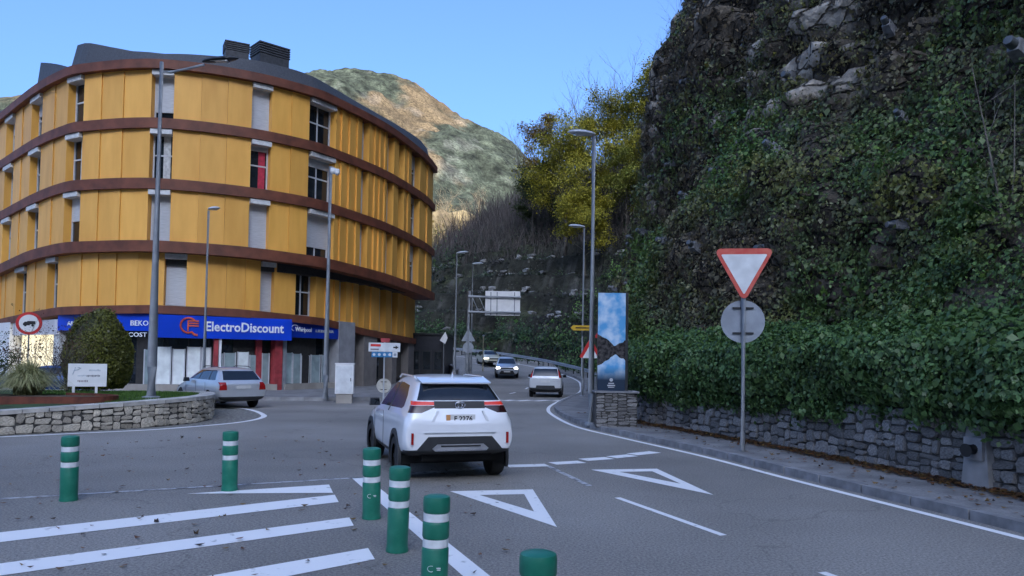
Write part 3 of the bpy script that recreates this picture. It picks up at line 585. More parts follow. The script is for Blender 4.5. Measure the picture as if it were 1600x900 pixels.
for x, y, h in ((9.5, 116, 15), (13.5, 114, 17), (17, 116, 15), (24.5, 106, 17), (28, 108, 15), (1.5, 120, 12), (6.0, 121, 13)): bare_tree(x, y, h, 'leafless tree with fine pale branches above the yellow trees', 'bare trees on the skyline')
# sunlit middle hill
hx3 = np.linspace(-190, 70, 90); hy3 = np.linspace(215, 420, 70); XX, YY = np.meshgrid(hx3, hy3, indexing='ij')
Z3 = np.interp(XX, [-190, -80, -40, -25, -5, 20, 70], [70, 66, 62, 60, 56, 40, 20])*smooth(205, 330, YY); P3 = np.stack([XX, YY, Z3], -1).reshape(-1, 3); n1 = fbm(P3, .05, 4, 2.)
P3[:, 2] += n1*6; cl = np.array([.19, .145, .075])*(1+.5*n1[:, None]); sp = smooth(.0, .4, fbm(P3, .03, 3, 66.))[:, None]; cl = cl*(1-sp)+np.array([.07, .08, .035])*sp
tag(obj('sunlit_hill', fast('sunlit_hill', P3, grid_faces(90, 70), np.clip(cl, .01, .5), True), attr_mat('dry_grass', .95, 0, 1.0, .25, .2, .5)), kind='structure')
def z3(x, y): return float(np.interp(x, [-190, -80, -40, -25, -5, 20, 70], [70, 66, 62, 60, 56, 40, 20])*smooth(205, 330, np.array(y)))
m_gold = M('sunlit_bark', (.30, .23, .14), .85, scale=3, var=.2)
for k in range(16):
    x = random.uniform(-34, 6); y = random.uniform(235, 320); bare_tree(x, y, random.uniform(9, 17), 'sunlit golden leafless tree on the far slope', 'sunlit trees on the far slope', z3(x, y)-2, m_gold, .02)
n = 15000; X = rng.uniform(-50, 18, n); Y = rng.uniform(228, 330, n); Zt = np.array([z3(a, b) for a, b in zip(X, Y)]); P = np.column_stack([X, Y, Zt+np.abs(rng.normal(0, 2.2, n))]); a = fbm(P, .1, 2, 21.)
f = smooth(-.3, .3, a)[:, None]; col = (np.array((.20, .15, .05))*(1-f)+np.array((.12, .11, .05))*f)*rng.uniform(.6, 1.5, (n, 1))
tag(obj('sunlit_scrub', fast('sunlit_scrub', *leaves(P, np.tile(np.array([.4, -.6, .6]), (n, 1)), np.full(n, .75), col, spread=1.2)), m_crown), 'golden scrub lit by the sun on the far slope', 'scrub', kind='stuff')
# mountain
mx = np.concatenate([np.linspace(-1700, -640, 60), np.linspace(-632, 140, 270), np.linspace(150, 900, 30)]); my = np.linspace(560, 2300, 260); XX, YY = np.meshgrid(mx, my, indexing='ij')
rx = [-1700, -1200, -1140, -825, -517, -420, -360, -300, -240, -180, -120, -60, 0, 22, 45, 150, 300, 900]; rz_ = [520, 596, 608, 640, 674, 679, 677, 668, 648, 614, 578, 548, 512, 484, 460, 370, 280, 160]
ridge = np.interp(XX, rx, rz_); g = np.clip((YY-560)/1240, 0, 1)**1.05*(1-.25*smooth(1850, 2300, YY)); Z = ridge*g; P3 = np.stack([XX, YY, Z], -1).reshape(-1, 3)
n1 = fbm(P3*np.array([1, .5, 1]), .0035, 5, 13.); n2 = fbm(P3, .02, 4, 40.); fl = smooth(0, .25, g.ravel()); crest = 1-.75*smooth(.8, 1., g.ravel())
P3[:, 2] += (n1*60*crest+n2*5+fbm(P3, .06, 2, 61.)*4)*fl
t = smooth(-.05, .30, fbm(P3, .006, 4, 90.)*.7-.18+.25*n2+.75*np.exp(-(((P3[:, 0]+240)/110)**2+((P3[:, 2]-520)/170)**2))+.7*np.exp(-(((P3[:, 0]+190)/60)**2+((P3[:, 2]-300)/160)**2))-.75*np.exp(-(((P3[:, 0]+70)/95)**2+((P3[:, 2]-390)/130)**2))-.55*np.exp(-(((P3[:, 0]+480)/170)**2+((P3[:, 2]-600)/150)**2)))
rock = smooth(.35, .6, fbm(P3, .014, 4, 150.))
n3 = fbm(P3, .055, 3, 7.); cl = np.array([.050, .058, .040])*(1+.9*n3[:, None])*(1-t[:, None])+np.array([.135, .098, .055])*t[:, None]; cl = cl*(1+.5*n2[:, None])+rock[:, None]*np.array([.035, .032, .03])
tag(obj('mountain', fast('mountain', P3, grid_faces(360, 260), np.clip(cl, .01, .6), True), attr_mat('mountain_side', .95, 0, 3., .22, .15, .6)), kind='structure')
# unseen ridge added behind the viewer to block sun; ends lowered for sky light
rxx = np.linspace(-1800, 1800, 120); ryy = np.linspace(-1700, -260, 60); XX, YY = np.meshgrid(rxx, ryy, indexing='ij')
Zr = np.interp(np.abs(XX), [0, 380, 950, 1800], [585, 575, 190, 120])*smooth(-250, -1000, YY)**.8*(1-.35*smooth(-1150, -1700, YY)); P3 = np.stack([XX, YY, Zr], -1).reshape(-1, 3); n1 = fbm(P3, .004, 4, 71.); P3[:, 2] += (n1*10*smooth(-300, -700, P3[:, 1]))
cl = np.array([.07, .075, .05])*(1+.4*n1[:, None]); tag(obj('mountain', fast('mountain', P3, grid_faces(120, 60), np.clip(cl, .01, .5), True), bpy.data.materials['mountain_side']), kind='structure')
# ---------------------------------------------------------------- curved apartment building with shop
ST = spline([(-60, -37.6, 52.4), (0, -31.41, 46.51), (60, -25.9, 41.2), (100, -22.89, 38.69), (130, -21.2, 37.75), (247, -17.4, 37.04), (380, -13.71, 38.34), (480, -11.06, 40.54), (520, -10.05, 42.2), (600, -8.0, 47.06), (660, -6.5, 53.45), (677, -6.1, 57.4)], 12)
STn = pathn(ST[:, 1:], False)
def Fp(t, off=0.):
    x, y = np.interp(t, ST[:, 0], ST[:, 1]), np.interp(t, ST[:, 0], ST[:, 2]); nx, ny = np.interp(t, ST[:, 0], STn[:, 2]), np.interp(t, ST[:, 0], STn[:, 3])
    l = math.hypot(nx, ny); return x+nx/l*off, y+ny/l*off
def Fn(t):
    nx, ny = np.interp(t, ST[:, 0], STn[:, 2]), np.interp(t, ST[:, 0], STn[:, 3]); l = math.hypot(nx, ny); return nx/l, ny/l
def offD(t): return -np.interp(t, [-60, 100, 247, 400, 520, 600, 677], [.15, .15, .25, .4, .7, 1.0, 1.2])
Z0 = lambda t: 15.8
Z1 = lambda t: 13.4
Z2 = lambda t: np.interp(t, [-60, 0, 100, 247, 480, 600, 677], [10.1, 10.23, 10.48, 10.45, 10.37, 10.2, 10.02])
Z3 = lambda t: np.interp(t, [-60, 0, 60, 100, 247, 380, 520, 600, 660, 677], [6.75, 6.95, 7.32, 7.4, 7.41, 7.37, 7.24, 7.05, 6.8, 6.74])
Z4 = lambda t: np.interp(t, [-60, 0, 100, 247, 380, 520, 600, 677], [3.6, 3.8, 4.22, 4.31, 4.26, 4.05, 3.6, 3.3])
m_panel = M('ochre_panel', (.74, .355, .062), .5, scale=2.0, col2=(.88, .46, .095), rnd=.09, lo=.25, hi=.75, stretch=(1, 1, .22), bump=.08, spec=.45, detail=8)
m_band = M('corten_band', (.15, .046, .022), .6, scale=1.5, var=.3, bump=.1)
m_slate = M('slate', (.055, .058, .064), .6, scale=14, var=.3, bump=.5, stretch=(1, 1, 2.5))
m_core = M('dark_core', (.03, .028, .026), .8, var=.2)
m_frame = M('window_frame', (.55, .56, .57), .45, var=.05); m_shut = M('roller_shutter', (.50, .51, .52), .55, scale=3, var=.16, rnd=.15, bump=.3, stretch=(1, 1, 30))
m_lint = M('shutter_box', (.62, .61, .58), .55, var=.1); m_curt = M('red_curtain', (.45, .03, .06), .8, var=.2); m_net = M('net_curtain', (.5, .5, .48), .8, var=.2, scale=8)
BB = Vector((-16, 44, .12)); bld = thing('apartment_building', 'curved ochre panelled apartment building with rust brown bands over shops', 'building', BB)
def bo(name, mb, mat, parent=bld, smooth=False):
    o = obj(name, mb, mat, parent, smooth)
    if parent is bld: o.matrix_parent_inverse = Matrix.Translation(-BB)
    return o
def fpath(t0, t1, off, zf, n=120):
    out = []
    for t in np.linspace(t0, t1, n):
        nx, ny = Fn(t); o = off(t) if callable(off) else off; x, y = Fp(t, o); out.append((x, y, nx, ny, zf(t)))
    return out
def ring_prism(off, z0, z1):
    poly = [Fp(t, off(t) if callable(off) else off) for t in np.linspace(-60, 676, 140)]+[(-11, 66), (-40, 66)]; return MB().prism(poly, z0, z1)
bo('core_wall', ring_prism(-.47, 6.3, 15.85), m_core); bo('core_wall', ring_prism(lambda t: offD(t)-.47, .1, 6.4), m_core)
for zf, th, pr, inn, off in ((lambda t: Z0(t)+.44, .44, .32, -1.0, 0.), (Z1, .5, .2, -.6, 0.), (Z2, .52, .2, -.6, 0.), (Z3, .54, .28, -2.4, 0.), (Z4, .40, .22, -.6, offD)):
    mb = MB(); mb.sweep(fpath(-60, 677, off, zf), [(pr, -th), (inn, -th), (inn, 0), (pr, 0)][::-1]); bo('floor_band', mb, m_band, bld, True)
def chord(t0, t1, off):
    a = np.array(Fp(t0, off(t0) if callable(off) else off)); b = np.array(Fp(t1, off(t1) if callable(off) else off)); u = b-a; L = np.linalg.norm(u); u /= L; return a, u, np.array([u[1], -u[0]]), L
def cbox(mb, C, a0, a1, o0, o1, z0, z1):
    a, u, n, L = C; f = lambda s, o: tuple(a+u*s+n*o)
    P = [(*f(a0, o1), z0), (*f(a1, o1), z0), (*f(a1, o0), z0), (*f(a0, o0), z0), (*f(a0, o1), z1), (*f(a1, o1), z1), (*f(a1, o0), z1), (*f(a0, o0), z1)]
    return mb.add(P, [(3, 2, 1, 0), (4, 5, 6, 7), (0, 1, 5, 4), (1, 2, 6, 5), (2, 3, 7, 6), (3, 0, 4, 7)])
def panel(t0, t1, zb, zt, off):
    po = .11 if t0 > 470 else (.05 if t0 > 200 else -.05); lo, hi = (po, 0) if po > 0 else (0, -po); mb = MB(); P = []
    o_ = (lambda t: off(t)) if callable(off) else (lambda t: off)
    g = .18 if t0 < 500 else .06
    A = [Fp(t0+g, o_(t0)-.45), Fp(t1-g, o_(t1)-.45), Fp(t1-g, o_(t1)+hi), Fp(t0+g, o_(t0)+lo)]
    for zf in (zb, zt):
        for (x, y), t in zip(A, (t0, t1, t1, t0)): P.append((x, y, zf(t)))
    mb.add(P, [(0, 1, 2, 3), (7, 6, 5, 4), (3, 2, 6, 7), (2, 1, 5, 6), (0, 3, 7, 4)]); bo('panel', mb, m_panel)
def window(t0, t1, zb, zt, off, shut=0., wide=False, lintel=True, curtain=None, bars=True):
    o_ = (lambda t: off(t)) if callable(off) else (lambda t: off); C = chord(t0, t1, lambda t: o_(t)-.36); L = C[3]; tm = (t0+t1)/2; z0, z1 = zb(tm), zt(tm); fr = .07 if L > .8 else .05; mb = MB()
    for a in ((0, fr), (L-fr, L)): cbox(mb, C, *a, -.06, .05, z0, z1)
    for a in ((z0, z0+fr), (z1-fr, z1)): cbox(mb, C, fr, L-fr, -.06, .045, *a)
    zm = z0+(z1-z0)*.5
    if bars:
        cbox(mb, C, fr, L-fr, -.05, .035, zm-.035, zm+.035)
        if wide: cbox(mb, C, L*.46-.035, L*.46+.035, -.05, .03, z0+fr, zm-.035); cbox(mb, C, L*.46-.035, L*.46+.035, -.05, .03, zm+.035, z1-fr)
    w = bo('window', mb, m_frame)
    xs = [fr, L*.46, L-fr] if wide else [fr, L-fr]
    for a, b in zip(xs[:-1], xs[1:]):
        for c, d in ((z0+fr, zm), (zm, z1-fr)): obj('pane', cbox(MB(), C, a, b, -.04, -.01, c, d), m_glass, w)
    if shut > 0:
        obj('shutter', cbox(MB(), C, fr*.8, L-fr*.8, .0, .065, z1-(z1-z0)*shut, z1-.02), m_shut, w)
    if curtain: obj('curtain', cbox(MB(), C, L*.5, L*.85, -.008, .012, z0+fr, z1-fr), curtain, w)
    if lintel: obj('shutter_box', cbox(MB(), C, -.02, L+.03, -.02, .52, z1-.26, z1-.02), m_lint, w)
random.seed(3)
UP = [(-34, -25), (11, 24), (53, 67), (104, 122), (236, 271), (393, 423), (483, 521), (563, 572), (604, 612), (622, 629), (643, 655)]
UPP = [(-60, -46), (-46, -34), (-25, -8), (-8, 11), (24, 38), (38, 53), (67, 86), (86, 104), (122, 152), (152, 190), (190, 236), (271, 314), (314, 355), (355, 393), (423, 454), (454, 483), (521, 530), (530, 542), (542, 554), (554, 563), (572, 582), (582, 590), (590, 598), (598, 604), (612, 622), (629, 636), (636, 643), (655, 668), (668, 677)]
shutA = {3: 0., 4: .83, 5: .99, 6: 0}; shutB = {3: .1, 4: .06, 5: .2, 6: .28}; shutC = {3: .55, 4: .99, 5: .99, 6: .78}
for zb, zt, sh in ((Z1, lambda t: Z0(t), shutA), (Z2, lambda t: Z1(t)-.5, shutB), (Z3, lambda t: Z2(t)-.52, shutC)):
    for a, b in UPP: panel(a, b, zb, zt, 0.)
    for k, (a, b) in enumerate(UP): window(a, b, zb, zt, 0., sh.get(k, random.choice((0, .15, .4))), k == 6, k < 7, m_curt if (k == 5 and sh is shutB) else (m_net if k in (4, 3) and sh is shutB else None))
DP = [(-60, -40), (-40, -20), (-12, 6), (6, 14), (14, 33), (48, 62), (62, 80), (93, 124), (124, 151), (151, 182), (182, 219), (219, 250), (250, 262), (298, 329), (329, 362), (362, 393), (393, 418), (440, 477), (512, 527), (527, 541), (541, 551), (560, 572), (572, 584), (592, 604), (604, 620), (628, 640), (648, 662), (662, 677)]
DW = [(-20, -12), (33, 48), (80, 93), (262, 298), (418, 440), (477, 512), (551, 560), (584, 592), (620, 628), (640, 648)]
for a, b in DP: panel(a, b, Z4, lambda t: Z3(t)-.54, offD)
for k, (a, b) in enumerate(DW): window(a, b, Z4, lambda t: Z3(t)-.54, offD, {3: .98, 4: .98, 5: .0}.get(k, .1), k == 5, k < 5)
# roof: slate parapet of uneven height, chimneys
def parapet(t0, t1, hs, off0=-.12, off1=-.45, n=70):
    ts = np.linspace(t0, t1, n); V = []
    for t in ts:
        h_ = np.interp(t, hs[0], hs[1]); V += [(*Fp(t, off0), 16.22), (*Fp(t, off1), 16.24+h_), (*Fp(t, off1-.25), 16.24+h_), (*Fp(t, off1-.25), 16.2)]
    return V, n
V, n_ = parapet(100, 676, ([100, 150, 190, 247, 330, 400, 470, 520, 570, 600, 635, 676], [1.55, 1.05, .72, .55, .72, .9, .95, .85, .7, .72, .95, 1.35]))
F = grid_faces(n_, 4).tolist(); mb = MB(); mb.add(V, [tuple(f) for f in F]+[(0, 1, 2, 3), tuple((n_-1)*4+k for k in range(4))]); roof = bo('roof', mb, m_slate)
V, n2_ = parapet(46, 92, ([46, 92], [2.0, .5]), -.3, -.5, 10); mb = MB(); mb.add(V, [tuple(f) for f in grid_faces(n2_, 4).tolist()]+[(0, 1, 2, 3), tuple((n2_-1)*4+k for k in range(4))]); obj('parapet', mb, m_slate, roof)
V, n2_ = parapet(-58, 30, ([-58, 12, 30], [1.6, 1.0, .1]), -.5, -.7, 14); mb = MB(); mb.add(V, [tuple(f) for f in grid_faces(n2_, 4).tolist()]+[(0, 1, 2, 3), tuple((n2_-1)*4+k for k in range(4))]); obj('parapet', mb, m_slate, roof)
obj('roof_deck', ring_prism(-.6, 15.9, 16.22), m_slate, roof)
m_chim = M('chimney_cladding', (.045, .047, .052), .6, scale=5, var=.3)
for t_, o_, w_, d_, h_ in ((373, -1.6, 1.15, .9, 2.05), (447, -2.2, 1.65, 1.2, 2.6), (108, -1.6, .6, .6, 1.0)):
    x, y = Fp(t_, o_); nx, ny = Fn(t_); rz = math.atan2(ny, nx)+math.pi/2
    mb = MB(); mb.box((0, 0, h_*.36), (w_, d_, h_*.72)); c = obj('chimney', mb, m_chim if w_ != 1.2 else M('chimney_render', (.16, .16, .16), .8), bld, loc=(x-BB.x, y-BB.y, 16.2-BB.z), rz=rz)
    for k in range(5): mb = MB(); mb.box((0, 0, h_*(.745+.05*k)), (w_*1.06, d_*1.06, h_*.028)); obj('slat', mb, m_chim, c)
    mb = MB(); mb.box((0, 0, h_*.84), (w_*.85, d_*.85, h_*.25)); obj('flue', mb, m_core, c)
# ---- ground floor
m_pink = M('red_pillar', (.36, .045, .05), .6, scale=3, var=.25); m_pil = M('grey_pillar', (.30, .30, .31), .75, scale=2, var=.12); m_pilb = M('taupe_pillar', (.20, .18, .165), .8, scale=2, var=.12)
m_disp = M('white_display', (.76, .80, .77), .35, scale=2.5, var=.12, rnd=.08); m_dispg = M('grey_display', (.27, .34, .34), .3, scale=2, var=.2, rnd=.15); m_plinth = M('beige_plinth', (.33, .30, .26), .8, scale=1.5, var=.15)
m_glow = emis(M('glowing_cream_pane', (.45, .40, .28), .3, scale=1.6, col2=(.75, .66, .45), lo=.35, hi=.6), (1., .86, .55), .35)  # cream emission put into the pane material itself
zs = lambda t: Z4(t)-.4
def gbox(name, t0, t1, o0, o1, z0, z1, mat, parent=bld): return bo(name, cbox(MB(), chord(t0, t1, offD), 0, chord(t0, t1, offD)[3], o0, o1, z0, z1), mat, parent)
for t0, t1 in ((100, 180), (180, 262), (262, 345), (352, 445), (462, 545)):
    w = gbox('shop_window', t0, t1, -.46, -.38, .45, 3.6, m_dark)
    C = chord(t0, t1, offD); nn = max(2, int(round(C[3]/1.25)))
    for k in range(nn):
        obj('pane', cbox(MB(), C, C[3]*k/nn+.03, C[3]*(k+1)/nn-.03, -.38, -.355, .5, 3.5), m_glass, w)
    gbox('plinth', t0-3, t1+3, -.45, .18 if t0 > 340 else .0, .1, .46, m_plinth)
for t0, t1, z1, mt in ((228, 247, 2.15, m_dispg), (250, 275, 2.3, m_disp), (278, 299, 2.2, m_disp), (302, 325, 2.32, m_disp), (326, 342, 2.3, m_disp), (354, 362, 2.0, m_dispg), (363, 383, 2.05, m_dispg), (386, 405, 2.1, m_disp), (407, 420, 1.95, m_dispg), (428, 441, 2.05, m_dispg), (464, 480, 2.1, m_dispg), (481, 497, 2.05, m_dispg), (500, 514, 1.95, m_core), (516, 530, 2.0, m_dispg), (532, 543, 2.0, m_dispg)):
    d = gbox('display_panel', t0, t1, -.34, -.30, .47, z1, mt)
    C = chord(t0, t1, offD)
    for q in ((0, .05), (C[3]-.05, C[3])): obj('frame', cbox(MB(), C, *q, -.345, -.285, .465, z1+.02), m_frame, d)
for t0, t1, o1, mt, z1 in ((345, 352, .12, m_pink, 2.85), (353, 357, .1, m_white, 2.85), (418, 427, -.25, m_pink, 2.85), (444, 456, .1, m_pink, 2.85), (457, 463, .1, m_galv, 3.6), (546, 573, .25, m_pil, 3.95), (592, 614, .15, m_pilb, 3.6), (640, 648, .1, m_pilb, 3.2), (668, 677, .1, m_pilb, 3.1), (118, 128, -.1, m_pilb, 3.6), (14, 32, .25, m_white, 3.6), (92, 100, .05, m_lint, 3.6)): gbox('pillar', t0, t1, -.46, o1, .1, z1, mt)
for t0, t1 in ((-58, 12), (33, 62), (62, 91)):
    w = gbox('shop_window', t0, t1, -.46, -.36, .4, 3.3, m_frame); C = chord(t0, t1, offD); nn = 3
    for k in range(nn): obj('pane', cbox(MB(), C, C[3]*k/nn+.04, C[3]*(k+1)/nn-.04, -.36, -.33, .6, 3.1), m_glow, w)
for t0, t1 in ((615, 639), (649, 667)):
    w = gbox('shop_window', t0, t1, -.46, -.40, .4, 2.9, m_dark); C = chord(t0, t1, offD)
    for k in range(2): obj('pane', cbox(MB(), C, C[3]*k/2+.05, C[3]*(k+1)/2-.05, -.40, -.37, .5, 2.8), m_glass, w)
# ---- signs on the shop front
m_blue = M('blue_sign', (.004, .055, .55), .3, scale=.6, var=.12); m_blue2 = M('dark_blue_sign', (.006, .035, .33), .3, scale=.6, var=.12); m_orange = M('orange_logo', (.75, .14, .06), .5, var=.05); m_let = M('white_letters', (.85, .86, .88), .4, var=.02)
m_pale = M('pale_sign', (.62, .60, .62), .4, scale=1.2, var=.15)
def sign(t0, t1, out, z0, z1, mat, label, depth=.18, zr=0.):
    C = chord(t0, t1, lambda t: offD(t)+out); a, u, n, L = C; o = thing('shop_sign', label, 'sign', (a[0], a[1], z0)); rz = math.atan2(u[1], u[0]); o.rotation_euler.z = rz
    mb = MB(); mb.add([(0, 0, 0), (L, 0, -zr), (L, depth, -zr), (0, depth, 0), (0, 0, z1-z0), (L, 0, z1-z0-zr), (L, depth, z1-z0-zr), (0, depth, z1-z0)], [(3, 2, 1, 0), (4, 5, 6, 7), (0, 1, 5, 4), (1, 2, 6, 5), (2, 3, 7, 6), (3, 0, 4, 7)]); obj('sign_panel', mb, mat, o); return o, L
def letters(par, s, x, z, w, size, mat=None, shear=0., tilt=0., bold=.004):
    m4 = Matrix.Translation((x, -.02, z)) @ Matrix.Rotation(tilt, 4, 'Y') @ Matrix.Rotation(R(90), 4, 'X'); o = text('letters', s, size, mat or m_let, par, Matrix.Identity(4), .012, 'LEFT', shear, bold=bold)
    xs = [v.co.x for v in o.data.vertices]; k = w/(max(xs)-min(xs)); o.data.transform(m4 @ Matrix.Diagonal((k, 1, 1, 1)) @ Matrix.Translation((-min(xs), 0, 0))); return o
sg, L = sign(262, 461, .70, 2.74, 3.84, m_blue, 'big blue shop sign reading ElectroDiscount with orange plug logo', .25)
letters(sg, 'ElectroDiscount', L*.335, .38, L*.60, .66, bold=.014)
mb = MB(); cx_, cz_ = L*.21, .62
mb.tube([(cx_+.36*math.cos(q), -.03, cz_+.36*math.sin(q)) for q in np.linspace(.7, 5.2, 22)], .055, 6)
for q in (-.12, 0., .12): mb.box((cx_+.22, -.03, cz_+q+.1), (.5, .04, .06))
mb.tube([(cx_+.15, -.03, cz_-.32), (cx_+.3, -.03, cz_-.45), (cx_+.42, -.03, cz_-.46)], .06, 6); mb.box((cx_-.02, -.03, cz_-.02), (.06, .04, .5)); obj('logo', mb, m_orange, sg)
sg, L = sign(463, 549, .22, 2.92, 3.72, m_blue2, 'narrow dark blue shop sign reading Whirlpool beside the grey pillar', .12)
letters(sg, 'Whirlpool', L*.12, .33, L*.30, .34, shear=.1); letters(sg, 'LIEBHERR', L*.50, .34, L*.36, .2, m_shut)
mb = MB(); mb.tube([(L*.11+.16*math.cos(q)*1.6, -.025, .5+.16*math.sin(q)) for q in np.linspace(.6, 4.4, 14)], .018, 5); obj('logo', mb, m_let, sg)
sg, L = sign(176, 261, .16, 3.05, 3.88, m_blue, 'blue fascia sign reading BEKO behind the round bush', .1); letters(sg, 'BEKO', L*.42, .26, L*.34, .36)
letters(sg, 'LOW COST', L*.02, -.28, L*.72, .3)
sg, L = sign(100, 175, .16, 3.05, 3.85, m_blue, 'blue fascia sign reading ARISTON next to the pale sign', .1); letters(sg, 'ARISTON', L*.2, .25, L*.42, .3)
sg, L = sign(34, 99, .16, 2.85, 3.62, m_pale, 'pale grey fascia sign over the cream shop windows', .1)
# dark low annex at the far end of the building
t = thing('annex', 'dark low flat-roofed annex beyond the building corner', 'annex', (-6.3, 61, .1)); mb = MB(); mb.box((0, 0, 1.75), (2.7, 8, 3.5)); obj('wall', mb, M('dark_annex', (.016, .018, .026), .6, var=.2), t)
mb = MB(); mb.box((0, 0, 3.56), (2.9, 8.2, .14)); obj('roof', mb, m_dark, t)
for k in range(3): mb = MB(); mb.box((-.85+.85*k, -4.02, 1.3), (.7, .06, 2.2)); w = obj('door', mb, m_dark, t); mb = MB(); mb.box((-.85+.85*k, -4.06, 1.6), (.52, .02, 1.3)); obj('pane', mb, m_glass, w)
# ---------------------------------------------------------------- roundabout island
def closed_spline(pts, n=8):
    P = [np.array(p, float) for p in pts]; m = len(P); out = []
    for i in range(m):
        a, b, c, d = P[(i-1) % m], P[i], P[(i+1) % m], P[(i+2) % m]
        for k in range(n): t = k/n; out.append(.5*((2*b)+(c-a)*t+(2*a-5*b+4*c-d)*t*t+(3*b-3*c+d-a)*t**3))
    return np.array(out)
IS = closed_spline([(-13.6, 17.2), (-12.2, 18.35), (-11.0, 19.6), (-9.75, 21.0), (-9.15, 22.9), (-9.75, 25.2), (-11.0, 27.6), (-13.2, 29.8), (-16.5, 31.3), (-22, 30.5), (-26, 27), (-26.5, 22), (-23, 18), (-18, 16)], 10)
Tn = np.roll(IS, -1, 0)-np.roll(IS, 1, 0); Tn /= np.linalg.norm(Tn, axis=1)[:, None]; ISn = np.concatenate([IS, np.stack([Tn[:, 1], -Tn[:, 0]], 1), np.zeros((len(IS), 1))], 1)
def izt(x): return np.clip(.60+.055*(x+12), .46, .78)
island = thing('stone_planter', 'low round stone wall of the planted roundabout island', 'planter', (-17, 23.5, 0)); IB = Vector((-17, 23.5, 0))
mb = MB(); mb.sweep([(r_[0], r_[1], r_[2], r_[3], 0) for r_ in ISn], [(0, -.1), (0, .45), (-.4, .45), (-.4, -.1)], True); o = obj('wall_core', mb, m_mortar, island); o.matrix_parent_inverse = Matrix.Translation(-IB)
for v in o.data.vertices:
    if v.co.z > .3: v.co.z = izt(v.co.x)-.1
isd = np.concatenate([[0], np.cumsum(np.linalg.norm(np.diff(IS, axis=0), axis=1))])
n0 = len(bpy.data.objects); e_ = isd[75]
nst = lay_stones(island, ISn, isd, isd[0], e_, lambda s_: .0, lambda s_: float(izt(np.interp(s_, isd, IS[:, 0])))-.10, m_stone_i, .06, .42, .26, .12)
print('stones island', nst)
for o in island.children:
    if o.name.startswith('stone'): o.matrix_parent_inverse = Matrix.Translation(-IB)
m_coping = M('coping_stone', (.44, .415, .37), .85, scale=3, var=.2, bump=.3, rnd=.15)
s = 0.
while s < isd[110]:
    a, b = along(ISn, isd, s), along(ISn, isd, s+.58); z = float(izt((a[0]+b[0])/2)); mb = MB(); g_ = .012; P = []
    za, zb = float(izt(a[0])), float(izt(b[0]))
    u = (b-a)[:2]/np.linalg.norm((b-a)[:2])
    for zz in (-.1, 0):
        for q, z_, sg_ in ((a, za, 1), (b, zb, -1)):
            for of in (.06, -.42): P.append((q[0]+q[2]*of+u[0]*g_*sg_, q[1]+q[3]*of+u[1]*g_*sg_, z_+zz))
    mb.add(P, [(0, 2, 3, 1)[::-1], (4, 6, 7, 5), (0, 4, 6, 2)[::-1], (1, 3, 7, 5)[::-1], (0, 1, 5, 4)[::-1], (2, 6, 7, 3)[::-1]]); o = obj('coping_stone', mb, m_coping, island); o.matrix_parent_inverse = Matrix.Translation(-IB); s += .58
# planted bed: lawn mound
ctr = np.array([-17., 23.8]); rings = 16; V = []
def lawn_z(x, y, f): return float(izt(x))-.06+.30*(1-f*f)+.03*mnoise.noise(Vector((x, y, 0)))
for k in range(rings+1):
    f = 1-k/rings
    for p in IS: q = ctr+(p-ctr)*f*.965; V.append((q[0], q[1], lawn_z(q[0], q[1], f)))
nI = len(IS); F = [(k*nI+i, (k+1)*nI+i, (k+1)*nI+(i+1) % nI, k*nI+(i+1) % nI) for k in range(rings) for i in range(nI)]; me = fast('lawn', V, np.array(F)[:, ::-1], smooth=True)
lawn = tag(obj('lawn', me, M('lawn_soil', (.030, .060, .014), .9, scale=3, var=.4, bump=.4)), kind='structure')
if lawn.data.polygons[5].normal.z < 0: lawn.data.flip_normals()
n = 42000; f = rng.uniform(.1, 1, n)**.5; ii = rng.integers(0, nI, n); p = ctr+(IS[ii]-ctr)*(f*.965)[:, None]+rng.normal(0, .08, (n, 2)); ok = (p[:, 0] > -16) & (p[:, 1] < 29) & ~((p[:, 0] < -11.0) & (p[:, 1] < 21.5)); p = p[ok]; f = f[ok]; n = len(p)
z = np.array([lawn_z(a, b, c) for (a, b), c in zip(p, f)]); V = np.zeros((n, 3, 3)); a = rng.uniform(0, 6.28, n); w = .012; h_ = rng.uniform(.04, .085, n)
V[:, 0] = np.column_stack([p[:, 0]-w*np.cos(a), p[:, 1]-w*np.sin(a), z-.01]); V[:, 1] = np.column_stack([p[:, 0]+w*np.cos(a), p[:, 1]+w*np.sin(a), z-.01]); V[:, 2] = np.column_stack([p[:, 0]+rng.normal(0, .02, n), p[:, 1]+rng.normal(0, .02, n), z+h_])
cl = np.repeat((np.array([.075, .15, .026])*rng.uniform(.6, 1.4, (n, 1)))[:, None], 3, 1); tag(obj('grass', fast('grass', V.reshape(-1, 3), np.arange(3*n).reshape(-1, 3), cl.reshape(-1, 3)), m_leaf), 'short green lawn grass on the roundabout island', 'grass', kind='stuff')
# gravel apron and white edge line round the island
def ring_strip(name, o0, o1, dz, mat):
    V = []
    for r_ in ISn:
        for o in (o0, o1):
            k = .35+.85*max(0., min(1., (r_[0]+13)/4))+1.35*float(smooth(21.2, 25.0, np.array(r_[1])))*max(0., min(1., (r_[0]+14)/3))
            o2 = .62*k+(o-.62) if o > 0 else o; V.append((r_[0]+r_[2]*o2, r_[1]+r_[3]*o2, dz))
    F = [(2*i, 2*i+1, (2*i+3) % (2*nI), (2*i+2) % (2*nI)) for i in range(nI)]; ob = tag(obj(name, fast(name, V, np.array(F)), mat), kind='structure')
    if ob.data.polygons[0].normal.z < 0: ob.data.flip_normals()
m_gravel = M('cobble_apron', (.10, .095, .085), .9, scale=9, col2=(.26, .25, .22), bump=.8, bscale=14); add_speckle(m_gravel, .35, 12)
ring_strip('apron', -.1, .62, .004, m_gravel); ring_strip('edge_line', .62, .80, .008, m_paint)
